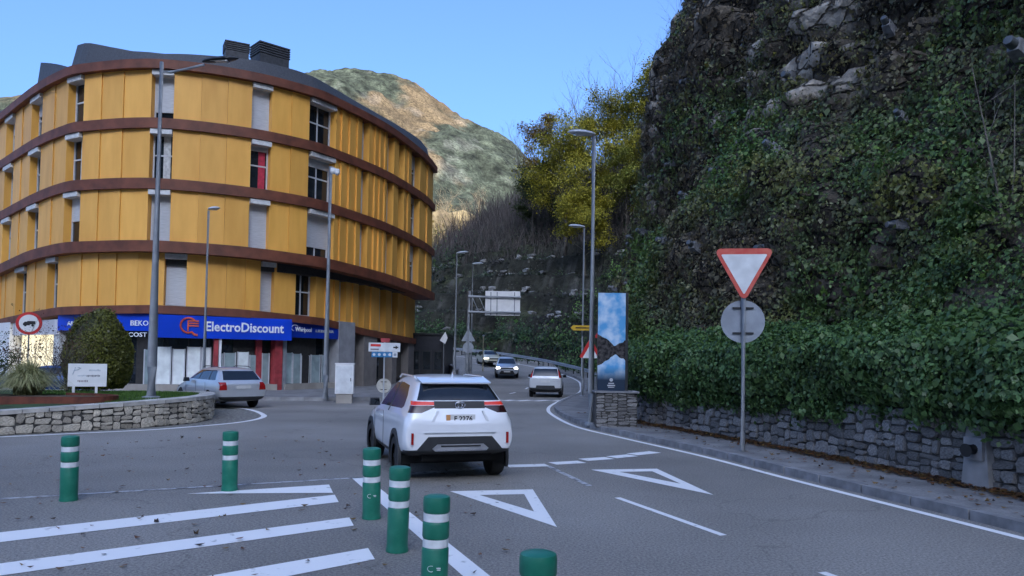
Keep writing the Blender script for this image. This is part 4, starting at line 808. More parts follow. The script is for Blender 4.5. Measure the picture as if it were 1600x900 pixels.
# corten edging, pampas grass, shrubs, pot
m_corten = M('corten_edging', (.13, .035, .018), .75, scale=5, var=.3)
t = thing('flower_bed_edging', 'rust red steel edging round the planted bed', 'edging', (-13, 21, .55)); mb = MB()
EP = spline([(-15.6, 20.6), (-14.2, 20.3), (-12.6, 20.35), (-11.3, 20.75), (-10.95, 21.4), (-11.6, 22.1), (-13, 22.5)], 6)
mb.sweep([(q[0]+13, q[1]-21, q[2], q[3], 0) for q in pathn(EP, False)], [(0, -.1), (.03, -.1), (.03, .27), (0, .27)]); obj('plate', mb, m_corten, t)
mb = MB(); mb.prism([(p_[0]+13, p_[1]-21) for p_ in EP]+[(-2.6, 1.5)], -.1, .2); obj('soil', mb, m_earth, t)
def grass_clump(name, label, loc, nb, L, cols, w=.016, cat='plant', up=.9):
    t = thing(name, label, cat, loc); segs = 5; a = rng.uniform(0, 6.28, nb); out = rng.uniform(.15, 1., nb)*L*.8; hh = rng.uniform(.55, 1., nb)*L*up; V = np.zeros((nb, segs+1, 2, 3)); b = rng.normal(0, .1, (nb, 2))
    for k in range(segs+1):
        q = k/segs; r_ = out*q**1.3; z = hh*(1.9*q-1.35*q*q*(.6+.6*out/(L*.8))); ww = w*(1-.85*q); V[:, k, 0] = np.column_stack([b[:, 0]+r_*np.cos(a)-ww*np.sin(a), b[:, 1]+r_*np.sin(a)+ww*np.cos(a), z]); V[:, k, 1] = np.column_stack([b[:, 0]+r_*np.cos(a)+ww*np.sin(a), b[:, 1]+r_*np.sin(a)-ww*np.cos(a), z])
    m_ = 2*(segs+1); F = np.concatenate([np.stack([np.arange(nb)*m_+2*k, np.arange(nb)*m_+2*k+1, np.arange(nb)*m_+2*k+3, np.arange(nb)*m_+2*k+2], 1) for k in range(segs)])
    f = rng.uniform(0, 1, (nb, 1)); c = (np.array(cols[0])*(1-f)+np.array(cols[1])*f)*rng.uniform(.7, 1.3, (nb, 1)); obj('foliage', fast('foliage', V.reshape(-1, 3), F, np.repeat(c, m_, 0)), m_leaf, t); return t
grass_clump('pampas_grass', 'pale arching clump of ornamental grass beside the white board', (-14.1, 22.4, .62), 2600, 1.4, ((.26, .28, .11), (.46, .43, .22)))
grass_clump('ornamental_grass', 'darker green ornamental grass beside the plant pot', (-15.7, 22.3, .62), 900, 1.2, ((.07, .12, .03), (.16, .20, .07)), .018, up=1.25)
def shrub(name, label, loc, r_, h_, n, size, cols, cat='shrub', twigs=26, spread=.5):
    t = thing(name, label, cat, loc); mb = MB(); tips = []
    for k in range(twigs): a = k*2.4; tips += branchy(mb, (0, 0, 0), (math.cos(a)*spread, math.sin(a)*spread, 1), h_*random.uniform(.6, 1.), .014, 1, .5, 3, 3)
    obj('stems', mb, m_bark, t)
    T = np.array([tuple(q) for q in tips]); P = T[rng.integers(0, len(T), n)]+rng.normal(0, .12, (n, 3))*r_; f = rng.uniform(0, 1, (n, 1)); col = (np.array(cols[0])*(1-f)+np.array(cols[1])*f)*rng.uniform(.6, 1.4, (n, 1))
    obj('foliage', fast('foliage', *leaves(P, np.tile(np.array([0, -.6, .6]), (n, 1)), np.full(n, size), col, spread=1.3)), m_crown, t)
shrub('leafy_shrub', 'upright dark leafy shrub behind the ornamental grasses', (-16.6, 24.6, .7), .9, 1.3, 2600, .04, ((.03, .05, .02), (.06, .09, .03)))
shrub('red_twig_shrub', 'open shrub with dark red twigs in front of the cream shop window', (-15.2, 25.0, .72), .9, 2.0, 700, .035, ((.07, .025, .025), (.10, .05, .03)), twigs=22, spread=.6)
shrub('red_twig_shrub', 'dark red twig shrub leaning towards the round bush', (-14.2, 24.6, .72), .7, 1.6, 500, .035, ((.07, .025, .025), (.09, .06, .03)), twigs=16, spread=.5)
t = thing('plant_pot', 'grey round plant pot among the grasses', 'pot', (-14.9, 21.0, .62)); mb = MB(); mb.lathe([(.15, 0), (.19, .3), (.2, .36), (.17, .36), (.16, .3)], 18); obj('pot_body', mb, m_concrete, t, True)
# clipped dome bush
t = thing('round_bush', 'big clipped egg-shaped olive green bush on the island lawn', 'bush', (-14.85, 27.6, .72)); th = rng.uniform(0, 6.28, 26000); v = rng.uniform(0, 1, 26000)
def bush_r(v): return 1.10*np.interp(v, [0, .08, .25, .45, .65, .82, .93, 1], [.72, .9, 1.0, .98, .86, .66, .42, .05])
r_ = bush_r(v); z = v*2.75; P = np.column_stack([r_*np.cos(th), r_*np.sin(th), z]); nz_ = fbm(P, 1.1, 3, 2.); P *= (1+.07*nz_+rng.normal(0, .02, len(P)))[:, None]; N = np.column_stack([np.cos(th), np.sin(th), 1.3*(v-.35)])
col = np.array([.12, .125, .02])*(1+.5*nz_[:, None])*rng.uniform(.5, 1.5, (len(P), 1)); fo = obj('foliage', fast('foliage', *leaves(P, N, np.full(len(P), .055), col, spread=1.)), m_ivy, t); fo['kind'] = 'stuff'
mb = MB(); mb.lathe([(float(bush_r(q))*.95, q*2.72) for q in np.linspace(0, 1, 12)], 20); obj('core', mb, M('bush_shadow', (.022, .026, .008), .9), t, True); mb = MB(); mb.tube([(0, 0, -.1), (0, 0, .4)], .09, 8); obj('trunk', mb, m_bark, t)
# white board on two legs
t = thing('information_board', 'white information board on two short white legs in the flower bed', 'board', (-13.05, 23.7, .62)); t.rotation_euler.z = R(20)
mb = MB(); mb.box((0, 0, .68), (1.06, .05, .70)); bd = obj('board', mb, m_white, t)
for x in (-.37, .25): mb = MB(); mb.box((x, .0, .17), (.07, .045, .36)); obj('leg', mb, m_white, t)
m_ink = M('grey_ink', (.12, .13, .15), .7); m_inkl = M('pale_ink', (.42, .47, .52), .7); m_inkr = M('brown_ink', (.26, .20, .22), .7)
def marks(x, z, n, w, h, mat):
    mb = MB()
    for k in range(n): mb.box((x+w*k, -.027, z+random.uniform(-.006, .006)), (w*.62, .004, h*random.uniform(.7, 1.1)))
    obj('lettering', mb, mat, bd)
marks(.05, .83, 9, .036, .05, m_inkl); marks(-.25, .66, 6, .038, .05, m_inkl); marks(-.01, .66, 10, .038, .06, m_ink); marks(-.25, .50, 7, .042, .055, m_inkr)
mb = MB(); mb.tube([(-.40, -.028, .70), (-.36, -.028, .82), (-.33, -.028, .92)], .014, 5); mb.tube([(-.36, -.028, .82), (-.27, -.028, .84), (-.18, -.028, .90), (-.27, -.028, .92)], .014, 5); obj('emblem', mb, m_inkl, bd)
# ---------------------------------------------------------------- lamps and poles
def lamp(label, x, y, z0, h, r0, r1, arm, kind='leaf', group=None, lean=0.):
    t = thing('street_lamp', label, 'street lamp', (x, y, z0), 0, group); mb = MB(); mb.tube([(0, 0, -.05), (0, 0, .9), (0, 0, h)], [r0, r0*.92, r1], 12); obj('pole', mb, m_galv, t, True)
    mb = MB(); mb.lathe([(r0*1.7, -.03), (r0*1.7, .03), (r0*1.1, .05)], 12); obj('base_plate', mb, m_galv, t)
    ax, az = arm
    if kind == 'arm':
        mb = MB(); mb.tube([(0, 0, h-.28), (ax*.2, 0, h-.30), (ax, 0, h-.06)], [r1*.8, r1*.75, r1*.7], 8); obj('arm', mb, m_galv, t, True); hx_, hl, hz_ = ax, 1.0*(1 if ax > 0 else -1), h-.02; mt = m_dark
    else: hx_, hl, hz_ = 0., ax, h+.0; mt = m_galv_l
    mb = MB(); prof = [(-.05, .05, .05), (.06, .12, .075), (.3, .19, .10), (.6, .20, .10), (.85, .13, .07), (1., .03, .02)]; P = []; n = 10
    for f, w_, th_ in prof:
        for k in range(n): q = 2*math.pi*k/n; P.append((hx_+hl*f, w_*math.cos(q)*(1 if kind == 'leaf' else .9), hz_+.06+az*f+th_*math.sin(q)*(1 if math.sin(q) > 0 else .45)))
    F = [(i*n+k, i*n+(k+1) % n, (i+1)*n+(k+1) % n, (i+1)*n+k) for i in range(len(prof)-1) for k in range(n)]+[tuple(range(n))[::-1], tuple((len(prof)-1)*n+k for k in range(n))]; mb.add(P, F)
    hd = obj('lamp_head', mb, mt, t, True, angle=70); mb = MB(); mb.box((hx_+hl*.45, 0, hz_+.02+az*.45), (abs(hl)*.5, .2, .03)); obj('lens', mb, M('lamp_lens', (.5, .5, .48), .3), hd); return t
lamp('tall grey street lamp with long arm standing on the island lawn', -10.42, 22.3, .72, 9.85, .15, .055, (1.25, .1), 'arm')
lamp('small dark street lamp with short head by the blue sign', -13.55, 33.9, .15, 8.2, .085, .05, (.5, .06), 'leaf')
m_ = lamp('grey street lamp with flat pale head beside the advertising totem', 2.36, 22.7, .12, 8.55, .105, .06, (-.78, .06), 'leaf')
lamp('grey street lamp with flat pale head behind the totem carrying a yellow arrow sign', 3.62, 39.2, .12, 8.6, .09, .05, (-.8, .06), 'leaf')
lamp('grey street lamp standing by the dark annex', -3.65, 49.5, .15, 8.5, .09, .05, (.75, .1), 'leaf')
lamp('grey street lamp behind the overhead sign gantry', -3.05, 58, .2, 8.8, .09, .05, (.8, .06), 'leaf')
t = thing('camera_pole', 'tall grey pole with white surveillance cameras in front of the building', 'pole', (-8.1, 33.6, .13)); mb = MB(); mb.tube([(0, 0, 0), (0, 0, 1), (0, 0, 10.2)], [.135, .125, .08], 12); obj('pole', mb, m_galv, t, True)
mb = MB(); mb.tube([(0, 0, 10.05), (.32, -.05, 10.05)], .04, 6); obj('bracket', mb, m_white, t)
for x, z in ((.12, 9.98), (.3, 9.93)): mb = MB(); mb.lathe([(.02, .16), (.11, .14), (.13, .0), (.10, -.08), (.03, -.13)], 12, (x, -.06, z)); obj('camera', mb, m_white, t, True)
# ---------------------------------------------------------------- bollards
m_bol = M('green_bollard', (.006, .15, .092), .45, scale=9, col2=(.02, .19, .12), rnd=.08, lo=.45, hi=.75, detail=9); m_refl = M('reflective_band', (.66, .68, .68), .35, scale=10, var=.12)
proto = thing('bollard', 'x', 'bollard'); mb = MB(); H = .88
mb.lathe([(.118, 0), (.118, .02), (.112, .05), (.110, .10), (.112, .12), (.113, .445), (.108, .455), (.104, .46), (.104, .53), (.108, .535), (.113, .55), (.113, .655), (.108, .668), (.104, .672), (.104, .742), (.108, .748), (.114, .76), (.114, .85), (.108, .874), (.08, .884), (.02, .888)], 24); obj('post', mb, m_bol, proto, True, angle=50)
for z in (.462, .674): mb = MB(); mb.lathe([(.1075, 0), (.1075, .066)], 24, (0, 0, z)); obj('reflective_band', mb, m_refl, proto, True)
mb = MB(); mb.tube([(.030*math.cos(q)-.02, -.1155+.012*abs(math.cos(q)), .30+.024*math.sin(q)) for q in np.linspace(.9, 5.6, 12)], .003, 4); mb.box((.04, -.108, .306), (.035, .006, .006)); mb.box((.042, -.108, .292), (.03, .006, .005)); lg = obj('emblem', mb, m_refl, proto)
BL_ = ((-1.73, 9.73, 'green bollard with white bands at the corner of the hatched paint'), (-6.03, 10.59, 'green bollard with white bands standing alone on the thin white line'), (-4.17, 11.52, 'green bollard with white bands at the tip of the shortest paint stripe'),
       (-1.17, 8.13, 'green bollard with white bands midway along the thick white line'), (-.62, 6.48, 'green bollard with white bands nearest the foot of the thick white line'), (.18, 4.66, 'green bollard beyond the end of the row by the give way triangle'))
for k, (x, y, l) in enumerate(BL_):
    o = proto if k == 0 else copy_tree(proto); o.location = (x, y, 0)
    if k in (1, 2, 3): bpy.data.objects.remove([c for c in o.children if c.name.startswith('emblem')][0])
    o.rotation_euler = (R(random.uniform(-1.2, 1.2)), R(random.uniform(-1.2, 1.2)), R(random.uniform(-8, 12))); tag(o, l, 'bollard', 'green bollards')
# ---------------------------------------------------------------- signs
def disc(r_, n=28, cz=0.): return [(r_*math.cos(2*math.pi*k/n), cz+r_*math.sin(2*math.pi*k/n)) for k in range(n)]
def tri(w, h, rr, n=5):
    C = [(-w/2+rr*1.73, -rr, 90), (0, -h+rr*2, 210), (w/2-rr*1.73, -rr, 330)]
    return [(x+rr*math.cos(R(a0+120*k/(n-1))), z+rr*math.sin(R(a0+120*k/(n-1)))) for x, z, a0 in C for k in range(n)]
m_back = M('sign_back', (.30, .33, .37), .5, .3, scale=3, var=.15); m_signred = M('faded_red', (.55, .045, .035), .45, scale=5, col2=(.62, .14, .10), lo=.3, hi=.7); m_signw = M('sign_white', (.66, .68, .68), .4, scale=3, var=.12)
t = thing('give_way_sign', 'red and white give way sign with a grey round sign back below it', 'road sign', (4.95, 16.4, .12), R(-9)); mb = MB(); mb.tube([(0, .05, -.05), (0, .05, 3.35)], .055, 10); obj('post', mb, m_galv, t, True)
mb = MB(); mb.plate([(x, z+4.33) for x, z in tri(1.28, 1.16, .09)], -.03, 0); f_ = obj('triangle', mb, m_signred, t); mb = MB(); mb.plate([(x, z+4.205) for x, z in tri(.97, .87, .02)], -.036, -.028); obj('face', mb, m_signw, f_)
mb = MB(); mb.plate(disc(.46, 32, 2.77), .12, .145); b_ = obj('round_sign', mb, m_back, t)
for z in (2.52, 3.06): mb = MB(); mb.box((0, .10, z), (.44, .03, .035)); obj('bracket', mb, m_dark, b_)
t = thing('no_lorries_sign', 'round red bordered no lorries sign above the island shrubs', 'road sign', (-18.75, 29.8, .8), R(28)); mb = MB(); mb.tube([(0, .05, -.3), (0, .05, 2.5)], .04, 8); obj('post', mb, m_galv, t, True)
mb = MB(); mb.plate(disc(.44, 32, 2.28), -.03, 0); f_ = obj('disc', mb, m_red, t); mb = MB(); mb.plate(disc(.335, 32, 2.28), -.036, -.028); obj('face', mb, m_white, f_)
mb = MB(); mb.plate([(-.2, 2.2), (.03, 2.2), (.03, 2.24), (.21, 2.24), (.21, 2.37), (-.06, 2.37), (-.06, 2.34), (-.14, 2.34), (-.2, 2.27)], -.041, -.035); [mb.plate([(x+.045*math.cos(q), 2.2+.045*math.sin(q)) for q in np.linspace(0, 6.28, 10)[:-1]], -.042, -.036) for x in (-.12, .12)]; obj('lorry', mb, m_black, f_)
# direction sign in front of the pillar
t = thing('direction_sign', 'white direction sign over a row of blue symbols on a thin post', 'road sign', (-5.3, 32.0, .0), R(8)); mb = MB(); mb.tube([(0, .05, 0), (0, .05, 2.6)], .04, 8); obj('post', mb, m_galv_l, t, True)
mb = MB(); mb.box((0, 0, 2.38), (1.30, .04, .37)); f_ = obj('board', mb, m_signw, t); mb = MB(); mb.box((-.36, -.024, 2.46), (.42, .008, .10)); obj('red_mark', mb, m_red, f_); mb = MB(); mb.box((-.40, -.024, 2.29), (.34, .008, .06)); obj('lettering', mb, m_inkr, f_)
mb = MB(); mb.plate([(.36, 2.35), (.46, 2.35), (.46, 2.30), (.58, 2.38), (.46, 2.46), (.46, 2.41), (.36, 2.41)], -.028, -.02); obj('arrow', mb, m_black, f_)
m_sblue = M('symbol_blue', (.03, .20, .42), .4)
for k in range(5): mb = MB(); mb.box((-.42+.215*k, 0, 2.075), (.205, .04, .22)); s_ = obj('symbol_plate', mb, m_sblue if k < 4 else m_signw, t); mb = MB(); mb.plate(disc(.06, 12, 2.075), -.027, -.02) ; obj('symbol', mb, m_signw if k < 4 else m_back, s_, loc=(-.42+.215*k, 0, 0))
mb = MB(); mb.box((.03, .0, 2.67), (.36, .04, .17)); obj('red_plate', mb, m_pink, t); mb = MB(); mb.plate(disc(.30, 24, .78), .1, .125); r_ = obj('round_sign', mb, M('cream_back', (.48, .46, .40), .5), t)
for z in (.62, .94): mb = MB(); mb.box((0, .09, z), (.26, .03, .03)); obj('bracket', mb, m_dark, r_)
# cabinet
t = thing('utility_cabinet', 'white street utility cabinet on a concrete base by the grey pillar', 'cabinet', (-7.05, 32.6, .0), R(6)); mb = MB(); mb.box((0, 0, .2), (.66, .36, .42)); obj('base', mb, m_plinth, t); mb = MB(); mb.box((0, 0, 1.02), (.76, .42, 1.24)); c_ = obj('housing', mb, m_white, t)
mb = MB(); mb.box((0, 0, 1.665), (.80, .46, .05)); obj('lid', mb, m_white, t); mb = MB(); mb.box((.0, -.215, 1.0), (.68, .012, 1.12)); d_ = obj('door', mb, m_signw, t); mb = MB(); mb.box((.27, -.23, 1.0), (.03, .02, .14)); obj('handle', mb, m_dark, d_)
# advertising totem with a mountain lake picture, on a rubble base
def totem_mat():
    m = bpy.data.materials.new('lake_poster'); m.use_nodes = True; N = m.node_tree.nodes; L = m.node_tree.links; b = N['Principled BSDF']; b.inputs['Roughness'].default_value = .25
    tc = N.new('ShaderNodeTexCoord'); sx = N.new('ShaderNodeSeparateXYZ'); L.new(tc.outputs['Object'], sx.inputs[0])
    def math_(op, a, bb):
        n_ = N.new('ShaderNodeMath'); n_.operation = op
        for i, q in enumerate((a, bb)):
            if hasattr(q, 'is_linked'): L.new(q, n_.inputs[i])
            elif q is not None: n_.inputs[i].default_value = q
        return n_.outputs[0]
    ax = math_('ABSOLUTE', math_('SUBTRACT', sx.outputs[0], .12), None); mir = math_('ABSOLUTE', math_('SUBTRACT', sx.outputs[2], 1.22), None)
    nz = N.new('ShaderNodeTexNoise'); nz.inputs['Scale'].default_value = 5; nz.inputs['Detail'].default_value = 6; L.new(tc.outputs['Object'], nz.inputs['Vector'])
    ridge = math_('ADD', math_('MULTIPLY', ax, .62), math_('MULTIPLY', nz.outputs[0], .22)); land = math_('LESS_THAN', mir, math_('ADD', ridge, .02))
    cl = N.new('ShaderNodeTexNoise'); cl.inputs['Scale'].default_value = 2.2; cl.inputs['Detail'].default_value = 5; L.new(tc.outputs['Object'], cl.inputs['Vector']); rp = N.new('ShaderNodeValToRGB'); L.new(cl.outputs[0], rp.inputs[0])
    rp.color_ramp.elements[0].position = .42; rp.color_ramp.elements[0].color = (.10, .34, .62, 1); rp.color_ramp.elements[1].position = .66; rp.color_ramp.elements[1].color = (.62, .72, .80, 1)
    ld = N.new('ShaderNodeValToRGB'); n3 = N.new('ShaderNodeTexNoise'); n3.inputs['Scale'].default_value = 9; n3.inputs['Detail'].default_value = 6; L.new(tc.outputs['Object'], n3.inputs['Vector']); L.new(n3.outputs[0], ld.inputs[0])
    ld.color_ramp.elements[0].position = .4; ld.color_ramp.elements[0].color = (.015, .014, .016, 1); ld.color_ramp.elements[1].position = .7; ld.color_ramp.elements[1].color = (.10, .09, .085, 1)
    low = N.new('ShaderNodeMapRange'); L.new(sx.outputs[2], low.inputs[0]); low.inputs[1].default_value = .35; low.inputs[2].default_value = .75
    dk = N.new('ShaderNodeMix'); dk.data_type = 'RGBA'; L.new(low.outputs[0], dk.inputs[0]); dk.inputs[6].default_value = (.02, .035, .06, 1); L.new(rp.outputs[0], dk.inputs[7])
    mx_ = N.new('ShaderNodeMix'); mx_.data_type = 'RGBA'; L.new(land, mx_.inputs[0]); L.new(dk.outputs[2], mx_.inputs[6]); L.new(ld.outputs[0], mx_.inputs[7]); L.new(mx_.outputs[2], b.inputs['Base Color']); return m
t = thing('advertising_totem', 'tall advertising totem with a mountain lake picture', 'totem', (2.87, 22.1, 1.08), R(-2)); mb = MB(); mb.box((.04, .1, 1.44), (.87, .2, 2.88)); obj('frame', mb, m_dark, t)
mb = MB(); mb.box((0, -.008, 1.44), (.79, .02, 2.84)); po = obj('poster', mb, totem_mat(), t); mb = MB(); mb.plate(disc(.05, 14, .36), -.025, -.02); mb.box((0, -.022, .26), (.16, .006, .03)); mb.box((0, -.022, .20), (.22, .006, .035)); mb.box((0, -.022, .15), (.18, .006, .02)); obj('emblem', mb, m_shut, po)
t = thing('totem_base', 'rubble stone pedestal under the advertising totem', 'pedestal', (3.0, 22.2, .1)); mb = MB(); mb.box((0, 0, .5), (1.16, .7, 1.0)); obj('core', mb, m_mortar, t)
pth = np.array([(-.58, -.35, 0, -1, 0), (.58, -.35, 0, -1, 0)]); lay_stones(t, pth, np.array([0, 1.16]), 0, 1.16, lambda s_: 0., lambda s_: .97, m_stone_r, .05, .4, .13, .09); mb = MB(); mb.box((0, -.02, 1.0), (1.26, .8, .05)); obj('cap', mb, m_kerb, t)
# warning triangles and yellow arrow beyond the totem
def warn(x, y, z, w, label, rz=0., poleh=None, up=True):
    t = thing('warning_sign', label, 'road sign', (x, y, .1), rz); mb = MB(); mb.tube([(0, .05, 0), (0, .05, z+.1)], .035, 8); obj('post', mb, m_galv, t, True); P_ = [(a, z-b-w*.87) for a, b in tri(w, w*.87, .05)]
    mb = MB(); mb.plate(P_, -.03, 0); f_ = obj('triangle', mb, m_red, t); mb = MB(); mb.plate([(a, z-.04*w-b*1.-w*.84) for a, b in tri(w*.70, w*.6, .02)], -.036, -.028); obj('face', mb, m_signw, f_); return t
warn(3.02, 29.5, 2.75, .9, 'red bordered warning triangle low behind the lamp post', R(8)); warn(3.45, 27.6, 3.55, 1.0, 'larger red bordered warning triangle half hidden by the totem', R(4))
t = thing('arrow_sign', 'yellow arrow direction sign on the lamp post behind the totem', 'road sign', (3.5, 38.9, 3.45), R(4)); mb = MB(); mb.plate([(-.42, 0), (.5, 0), (.5, .26), (-.42, .26), (-.55, .13)], -.12, -.09); b_ = obj('board', mb, M('yellow_sign', (.62, .38, .03), .45), t); mb = MB(); mb.box((.05, -.123, .13), (.7, .008, .06)); obj('lettering', mb, m_dark, b_); mb = MB(); mb.box((.1, -.05, .13), (.3, .1, .05)); obj('bracket', mb, m_galv, t)
# cantilever gantry with the back of a white sign
t = thing('sign_gantry', 'cantilever gantry holding the white back of a large road sign over the lane', 'gantry', (-3.15, 55, .05)); mb = MB(); mb.tube([(0, 0, 0), (0, 0, 6.7)], [.2, .15], 12); obj('post', mb, m_galv, t, True)
for z in (5.2, 6.3): mb = MB(); mb.tube([(0, -.1, z), (3.75, -.1, z)], .09, 8); obj('beam', mb, m_galv, t, True)
for x0, x1 in ((.25, .75), (.75, 1.25)): mb = MB(); mb.tube([(x0, -.1, 6.3), (x1, -.1, 5.2)], .035, 6); obj('brace', mb, m_galv, t)
mb = MB(); mb.box((2.45, .06, 5.85), (2.5, .06, 1.75)); b_ = obj('board', mb, m_white, t)
for x in (1.6, 2.05, 3.3): mb = MB(); mb.box((x, -.02, 5.8), (.07, .1, 1.7)); obj('strut', mb, m_galv, b_)
t = thing('sign_back_pair', 'grey backs of a triangular and a round sign on one post', 'road sign', (-2.95, 52, .05)); mb = MB(); mb.tube([(0, -.05, 0), (0, -.05, 3.9)], .045, 8); obj('post', mb, m_galv, t, True)
mb = MB(); mb.plate([(a, 3.9-b-.87) for a, b in tri(.98, .87, .05)], 0, .03); obj('triangle', mb, m_back, t); mb = MB(); mb.plate(disc(.37, 24, 2.6), 0, .03); obj('disc', mb, m_back, t)
t = thing('marker_post', 'thin pale post standing by the guard rail', 'post', (-2.6, 70, gz(70))); mb = MB(); mb.tube([(0, 0, 0), (0, 0, 3.2)], .07, 8); obj('shaft', mb, M('timber_post', (.22, .2, .13), .8), t); mb = MB(); mb.lathe([(.09, 3.2), (.09, 3.3), (.03, 3.33)], 8); obj('cap', mb, m_galv, t)
t = thing('small_white_sign', 'small tilted white sign above the dark annex', 'sign', (-5.0, 56.5, .1)); mb = MB(); mb.tube([(0, .04, 0), (0, .04, 3.3)], .03, 6); obj('post', mb, m_galv, t); mb = MB(); mb.plate([(-.3, 3.1), (.1, 2.85), (.28, 3.3), (.1, 3.75)], -.02, .0); obj('panel', mb, m_white, t)
# guard rail round the bend
t = thing('guard_rail', 'low steel guard rail following the bend below the ivy terraces', 'guard rail', (3, 75, gz(75))); GP = spline([(6.2, 50), (6.7, 58), (6.5, 64), (5.0, 70.4), (2.2, 77), (-2.9, 83), (-12, 88), (-30, 93)], 8); GBv = Vector((3, 75, gz(75)))
Gn = pathn(GP); mb = MB(); mb.sweep([(q[0], q[1], q[2], q[3], gz(q[1])) for q in Gn], [(.0, .48), (.05, .52), (.0, .58), (.0, .64), (.05, .70), (.0, .76), (-.03, .76), (-.03, .48)]); o = obj('rail', mb, m_galv, t, True); o.matrix_parent_inverse = Matrix.Translation(-GBv)
gd = np.concatenate([[0], np.cumsum(np.linalg.norm(np.diff(GP, axis=0), axis=1))]); s = 1.
while s < gd[-1]-12: q = along(Gn, gd, s); mb = MB(); mb.box((q[0]-q[2]*.09, q[1]-q[3]*.09, gz(q[1])+.36), (.1, .12, .76)); o = obj('post', mb, m_dark, t); o.matrix_parent_inverse = Matrix.Translation(-GBv); s += 2.
# low concrete parapet along the far pavement
t = thing('parapet_wall', 'low grey concrete parapet between the dark annex and the road', 'wall', (-4.2, 58, .1)); PP = pathn(spline([(-3.75, 52), (-3.85, 56), (-4.6, 61), (-5.8, 66), (-8, 71)], 6))
mb = MB(); mb.sweep([(q[0]+4.2, q[1]-58, q[2], q[3], gz(q[1])) for q in PP], [(0, -.2), (.22, -.2), (.22, .95), (0, .95)]); obj('wall_body', mb, m_concrete, t); mb = MB(); mb.sweep([(q[0]+4.2, q[1]-58, q[2], q[3], gz(q[1])) for q in PP], [(-.03, .953), (.25, .953), (.25, 1.03), (-.03, 1.03)]); obj('coping', mb, m_kerb, t)
# ---------------------------------------------------------------- cars
m_tyre = M('tyre', (.012, .012, .013), .8, var=.2); m_rim = M('alloy_rim', (.30, .31, .33), .35, .7, var=.1); m_rimd = M('dark_rim', (.05, .05, .055), .4, .6, var=.1)
m_well = M('wheel_well', (.006, .006, .006), .9); m_carglass = M('car_glass', (.008, .011, .015), .04, var=.3, spec=.8); m_sideglass = M('side_glass', (.010, .012, .015), .22, var=.3, spec=.35); m_clad = M('car_cladding', (.022, .023, .025), .55, var=.15, scale=8)
m_tail = emis(M('tail_light', (.30, .01, .01), .15, var=.1), (1, .06, .03), .0); m_tailon = emis(M('lit_tail_light', (.30, .014, .012), .15, var=.1), (1, .07, .03), .10); m_taild = M('dark_lens', (.03, .008, .008), .12); m_head = emis(M('head_light', (.7, .72, .75), .1), (1, .96, .88), 5.); m_headoff = M('clear_lens', (.5, .52, .54), .12, var=.1)
m_plate = M('number_plate', (.62, .62, .60), .45, var=.05); m_chrome = M('chrome', (.6, .6, .62), .18, .9, var=.05); m_silverp = M('skid_silver', (.36, .36, .37), .4, .5, var=.1)
def paint(name, col, metal=0., rough=.32): return M(name, col, rough, metal, var=.03, scale=2, coat=.8)
def in_poly(p, poly):
    c = False; n = len(poly)
    for i in range(n):
        (x1, y1), (x2, y2) = poly[i], poly[(i+1) % n]
        if (y1 > p[1]) != (y2 > p[1]) and p[0] < (x2-x1)*(p[1]-y1)/(y2-y1)+x1: c = not c
    return c
def car_shell(secs, sub=3):
    bm = bmesh.new(); rings = []
    for y, pts in secs:
        loop = [(0, pts[0][1])]+list(pts)+[(0, pts[-1][1]+.012)]; ring = [bm.verts.new((x, y, z)) for x, z in loop]+[bm.verts.new((-x, y, z)) for x, z in loop[-2:0:-1]]; rings.append(ring)
    n = len(rings[0])
    for a, b in zip(rings[:-1], rings[1:]):
        for k in range(n): bm.faces.new((a[k], a[(k+1) % n], b[(k+1) % n], b[k]))
    h = n//2
    for ring, fl in ((rings[0], False), (rings[-1], True)):
        for k in range(h):
            q = [ring[k], ring[k+1], ring[(n-k-1) % n], ring[(n-k) % n]]; u = []
            for v in q:
                if v not in u: u.append(v)
            if len(u) > 2:
                try: bm.faces.new(u if fl else u[::-1])
                except ValueError: pass
    bmesh.ops.recalc_face_normals(bm, faces=bm.faces[:]); me = bpy.data.meshes.new('shell'); bm.to_mesh(me); bm.free()
    o = bpy.data.objects.new('shell', me); COL.objects.link(o); md = o.modifiers.new('s', 'SUBSURF'); md.levels = md.render_levels = sub; bpy.context.view_layer.update()
    m2 = bpy.data.meshes.new_from_object(o.evaluated_get(bpy.context.evaluated_depsgraph_get())); bpy.data.objects.remove(o); bpy.data.meshes.remove(me); return m2
